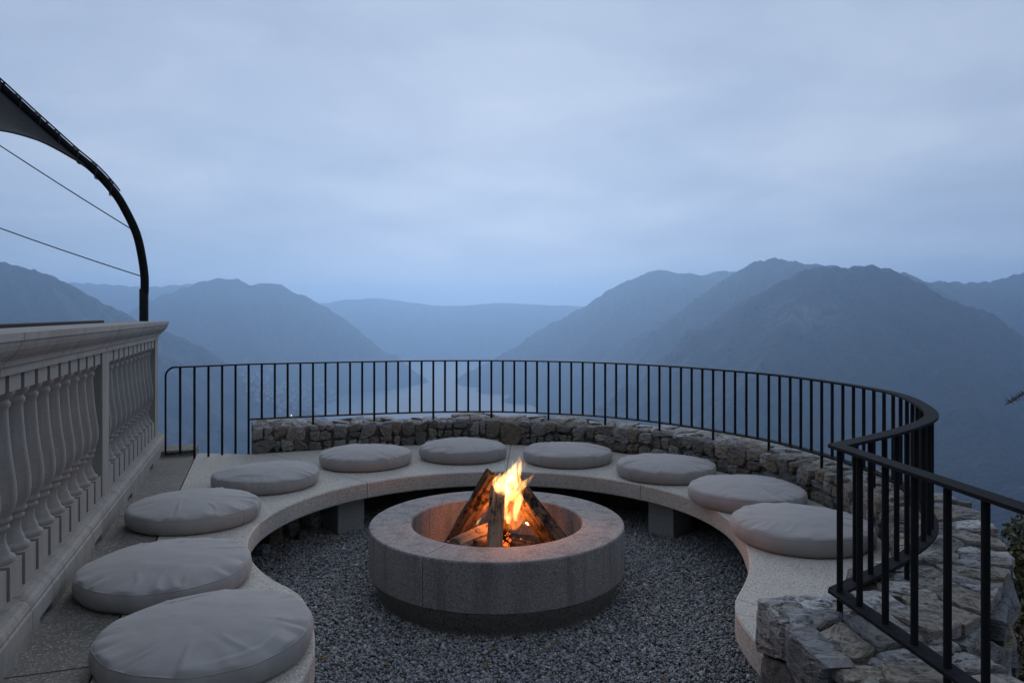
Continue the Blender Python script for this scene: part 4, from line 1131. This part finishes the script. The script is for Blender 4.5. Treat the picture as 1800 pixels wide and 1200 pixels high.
# ------------------------------------------------------------------ plants beyond the wall
def leafmat(name, c1, c2, trans=.2):
    m, t, b = mat(name); oi = N(t, 'ShaderNodeNewGeometry')
    t.links.new(ramp(t, oi.outputs['Random Per Island'], [(0, c1), (1, c2)]), b.inputs['Base Color']); b.inputs['Roughness'].default_value = .7
    return m
M_shr = leafmat('shrub_leaf', (.06, .065, .022), (.15, .135, .045))
M_dry = leafmat('dry_grass', (.10, .08, .045), (.20, .155, .085))
M_need = leafmat('pine_needle', (.018, .028, .016), (.04, .045, .02))
M_trunk = flatmat('tree_bark', (.07, .055, .045), .95, .4, 30)
def leaves(name, cen, rx, ry, rz, n, s, m, root, seed, narrow=.5):
    r_ = np.random.default_rng(seed)
    d = r_.normal(0, 1, (n, 3)); d /= np.linalg.norm(d, axis=1)[:, None]
    rad_ = r_.uniform(.25, 1, n) ** .5
    lump = .75 + .5 * fbm2(d[:, 0] * 2.2 + seed, d[:, 1] * 2.2 + d[:, 2] * 1.7, 3, seed)
    p = d * (rad_ * lump)[:, None] * np.array([rx, ry, rz]) + np.array(cen)
    ax = r_.normal(0, 1, (n, 3)); ax /= np.linalg.norm(ax, axis=1)[:, None]; bx_ = np.cross(ax, r_.normal(0, 1, (n, 3))); bx_ /= np.linalg.norm(bx_, axis=1)[:, None] + 1e-9
    k = r_.uniform(.6, 1.3, n)[:, None] * s
    v = np.stack([p - ax * k, p - bx_ * k * narrow, p + ax * k, p + bx_ * k * narrow], 1).reshape(-1, 3)
    f = np.arange(n * 4).reshape(n, 4)
    return put(fastmesh(name, v, f, m), root)
def bush(lab, x, y, h, rx, seed, n=5000, s=.02, m=M_shr):
    z0 = float(HT(np.array([x]), np.array([y]))[0]); root = empty('bush', (x, y, z0)); tag(root, lab, 'bush')
    for i in range(5):
        a_ = i * 1.3 + seed; put(tube('stem', [(x, y, z0 - .05), (x + .3 * rx * math.cos(a_), y + .3 * rx * math.sin(a_), z0 + h * .45), (x + .6 * rx * math.cos(a_), y + .6 * rx * math.sin(a_), z0 + h * .85)], [.014, .009, .003], M_trunk, None, 6), root)
    leaves('crown', (x, y, z0 + h * .55), rx, rx, h * .5, n, s, m, root, seed)
bush('yellow green shrub growing just outside the wall by the railing', 3.16, 4.25, 1.12, .34, 3, 9000, .02)
bush('brown dry shrub below the green one outside the wall', 2.62, 3.45, .62, .34, 9, 3200, .018, M_dry)
bush('low brown dry shrub at the foot of the entrance wall', 2.0, 2.45, .55, .32, 12, 2600, .018, M_dry)
bush('olive green shrub further down the slope outside the wall', 4.2, 5.2, 1.0, .45, 15, 4500, .024)
# dry grass
n = 7000; x = rng.uniform(1.7, 5.5, n); y = rng.uniform(.8, 6.0, n)
dw = np.min(np.linalg.norm(np.stack([x, y], 1)[:, None] - RL[::8][None], axis=2), 1)
dC = np.hypot(x - C[0], y - C[1])
ok = (dC > 2.46) & (dw > .36) & (x > 1.75)
x, y = x[ok], y[ok]; n = len(x)
z = HT(x, y); hgt = rng.uniform(.10, .34, n); ld = rng.normal(0, .10, (n, 2)); wv = rng.uniform(-.006, .006, (n, 2)) + .002
v = np.stack([np.stack([x - wv[:, 0], y - wv[:, 1], z - .02], 1), np.stack([x + wv[:, 0], y + wv[:, 1], z - .02], 1), np.stack([x + ld[:, 0], y + ld[:, 1], z + hgt], 1)], 1).reshape(-1, 3)
gs = fastmesh('dry_grass', v, np.arange(n * 3).reshape(n, 3), M_dry); tag(gs, 'dry grass on the slope outside the stone wall', 'grass', None, 'stuff')
# conifer standing right of the view; one branch tip reaches in
tx, ty = 5.2, 5.9; tz = float(HT(np.array([tx]), np.array([ty]))[0])
tree = empty('pine_tree', (tx, ty, tz)); tag(tree, 'dark pine beside the terrace with one drooping branch tip', 'tree')
put(tube('trunk', [(tx, ty, tz - .3), (tx + .05, ty, tz + 2), (tx, ty + .05, tz + 4), (tx, ty, tz + 6.5)], [.13, .11, .08, .02], M_trunk, None, 10), tree)
nv_, nf_ = [], []
def branch(a_, b_, seed):
    r_ = np.random.default_rng(seed); a_, b_ = np.array(a_), np.array(b_)
    pts = [a_ + (b_ - a_) * u_ + np.array([0, 0, .12]) * math.sin(math.pi * u_) for u_ in np.linspace(0, 1, 8)]
    put(tube('branch', pts, list(np.linspace(.022, .004, 8)), M_trunk, None, 6), tree)
    for i in range(520):
        u_ = r_.uniform(.25, 1.0); p = a_ + (b_ - a_) * u_ + np.array([0, 0, .12]) * math.sin(math.pi * u_)
        d = (b_ - a_) / np.linalg.norm(b_ - a_) * .7 + r_.normal(0, .55, 3); d /= np.linalg.norm(d); L_ = r_.uniform(.03, .065)
        w = np.cross(d, r_.normal(0, 1, 3)); w = w / np.linalg.norm(w) * .0026
        o = len(nv_); nv_.extend([p - w, p + w, p + d * L_]); nf_.append((o, o + 1, o + 2))
tip = PD(1772, 709, 4.9)
branch((tx - .1, ty, tip[2] + .22), tip, 1)
branch((tx - .1, ty, tip[2] + .22), tip + np.array([.32, .1, .12]), 2)
for i in range(34):
    a_ = i * 2.4; zz = tz + 1.4 + i * .145; L_ = max(.25, 1.5 - i * .035)
    e_ = np.array([tx + L_ * math.cos(a_), ty + L_ * math.sin(a_), zz - .15])
    if e_[1] > .5 and (e_[0] / e_[1]) < .73: continue
    branch((tx, ty, zz), e_, 10 + i)
put(fastmesh('crown', np.array(nv_), np.array(nf_), M_need), tree)

# ------------------------------------------------------------------ far town on the lake shore
M_hw = flatmat('house_render', (.26, .245, .225), .9, .12, .3); M_hr = flatmat('house_roof', (.20, .11, .075), .9, .25, .5)
hv = [(-1, -1, 0), (1, -1, 0), (1, 1, 0), (-1, 1, 0), (-1, -1, 1), (1, -1, 1), (1, 1, 1), (-1, 1, 1)]
hw = bpy.data.meshes.new('wall'); hw.from_pydata(hv, [], [(0, 1, 5, 4), (1, 2, 6, 5), (2, 3, 7, 6), (3, 0, 4, 7)]); hw.materials.append(M_hw)
hrf = bpy.data.meshes.new('roof'); hrf.from_pydata([(-1.1, -1.1, 1), (1.1, -1.1, 1), (1.1, 1.1, 1), (-1.1, 1.1, 1), (-1.1, 0, 1.45), (1.1, 0, 1.45)], [], [(0, 1, 5, 4), (2, 3, 4, 5), (0, 4, 3), (1, 2, 5), (3, 2, 1, 0)]); hrf.materials.append(M_hr)
cnt = 0; hr_ = random.Random(5)
spots = []
while len(spots) < 105:
    if hr_.random() < .75: u_ = hr_.random(); spots.append((430 + 160 * u_ + hr_.gauss(0, 16), 672 + 42 * u_ + hr_.gauss(0, 14)))
    else: spots.append((hr_.uniform(440, 520), hr_.uniform(665, 730)))
for px, py in spots:
    g = hit(px, py)
    if g is None or g[2] <= LAKE + 1: continue
    w, d, h = hr_.uniform(5, 10), hr_.uniform(5, 9), hr_.uniform(8, 15)
    root = empty('house', (g[0], g[1], g[2] - 3)); root.rotation_euler = (0, 0, hr_.uniform(0, 3.1)); tag(root, 'tiny pale house of the hazy lakeside town seen through the railing bars', 'house', 'houses of the lakeside town')
    for me in (hw, hrf):
        o = bpy.data.objects.new(me.name, me); COL.objects.link(o); o.parent = root; o.scale = (w, d, h + 3)
    cnt += 1
print('houses', cnt)
g = hit(512, 735)
if g is None: g = PD(512, 735, 3000)
lamp = empty('street_lamp', tuple(g)); tag(lamp, 'single lit warm lamp in the lakeside town below the railing', 'lamp')
m, t, b = mat('lamp_glow'); b.inputs['Emission Color'].default_value = (1, .5, .18, 1); b.inputs['Emission Strength'].default_value = 14; b.inputs['Base Color'].default_value = (.8, .7, .5, 1)
put(tube('lamp_post', [tuple(g), tuple(np.array(g) + [0, 0, 9])], .25, M_steel, None, 6), lamp)
put(tube('lamp_head', [tuple(np.array(g) + [0, 0, z_]) for z_ in (9, 10, 12, 13)], [.5, 1.5, 1.5, .4], m, None, 10), lamp)

# ------------------------------------------------------------------ haze
hz_ = bpy.data.materials.new('haze'); hz_.use_nodes = True; t = hz_.node_tree; t.nodes.clear()
pvn = N(t, 'ShaderNodeVolumePrincipled'); pvn.inputs['Color'].default_value = (.48, .70, .98, 1); pvn.inputs['Density'].default_value = 1.9e-4; pvn.inputs['Anisotropy'].default_value = 0.56
o = N(t, 'ShaderNodeOutputMaterial'); t.links.new(pvn.outputs[0], o.inputs['Volume'])
ztop = float(GZ.max()) + 40
print('ztop', ztop)
hb = box('haze', (0, 0, (ztop + LAKE - 60) / 2), (28000, 28000, ztop - LAKE + 60), hz_); tag(hb, 'pale blue evening haze filling the valley', 'haze', None, 'stuff')
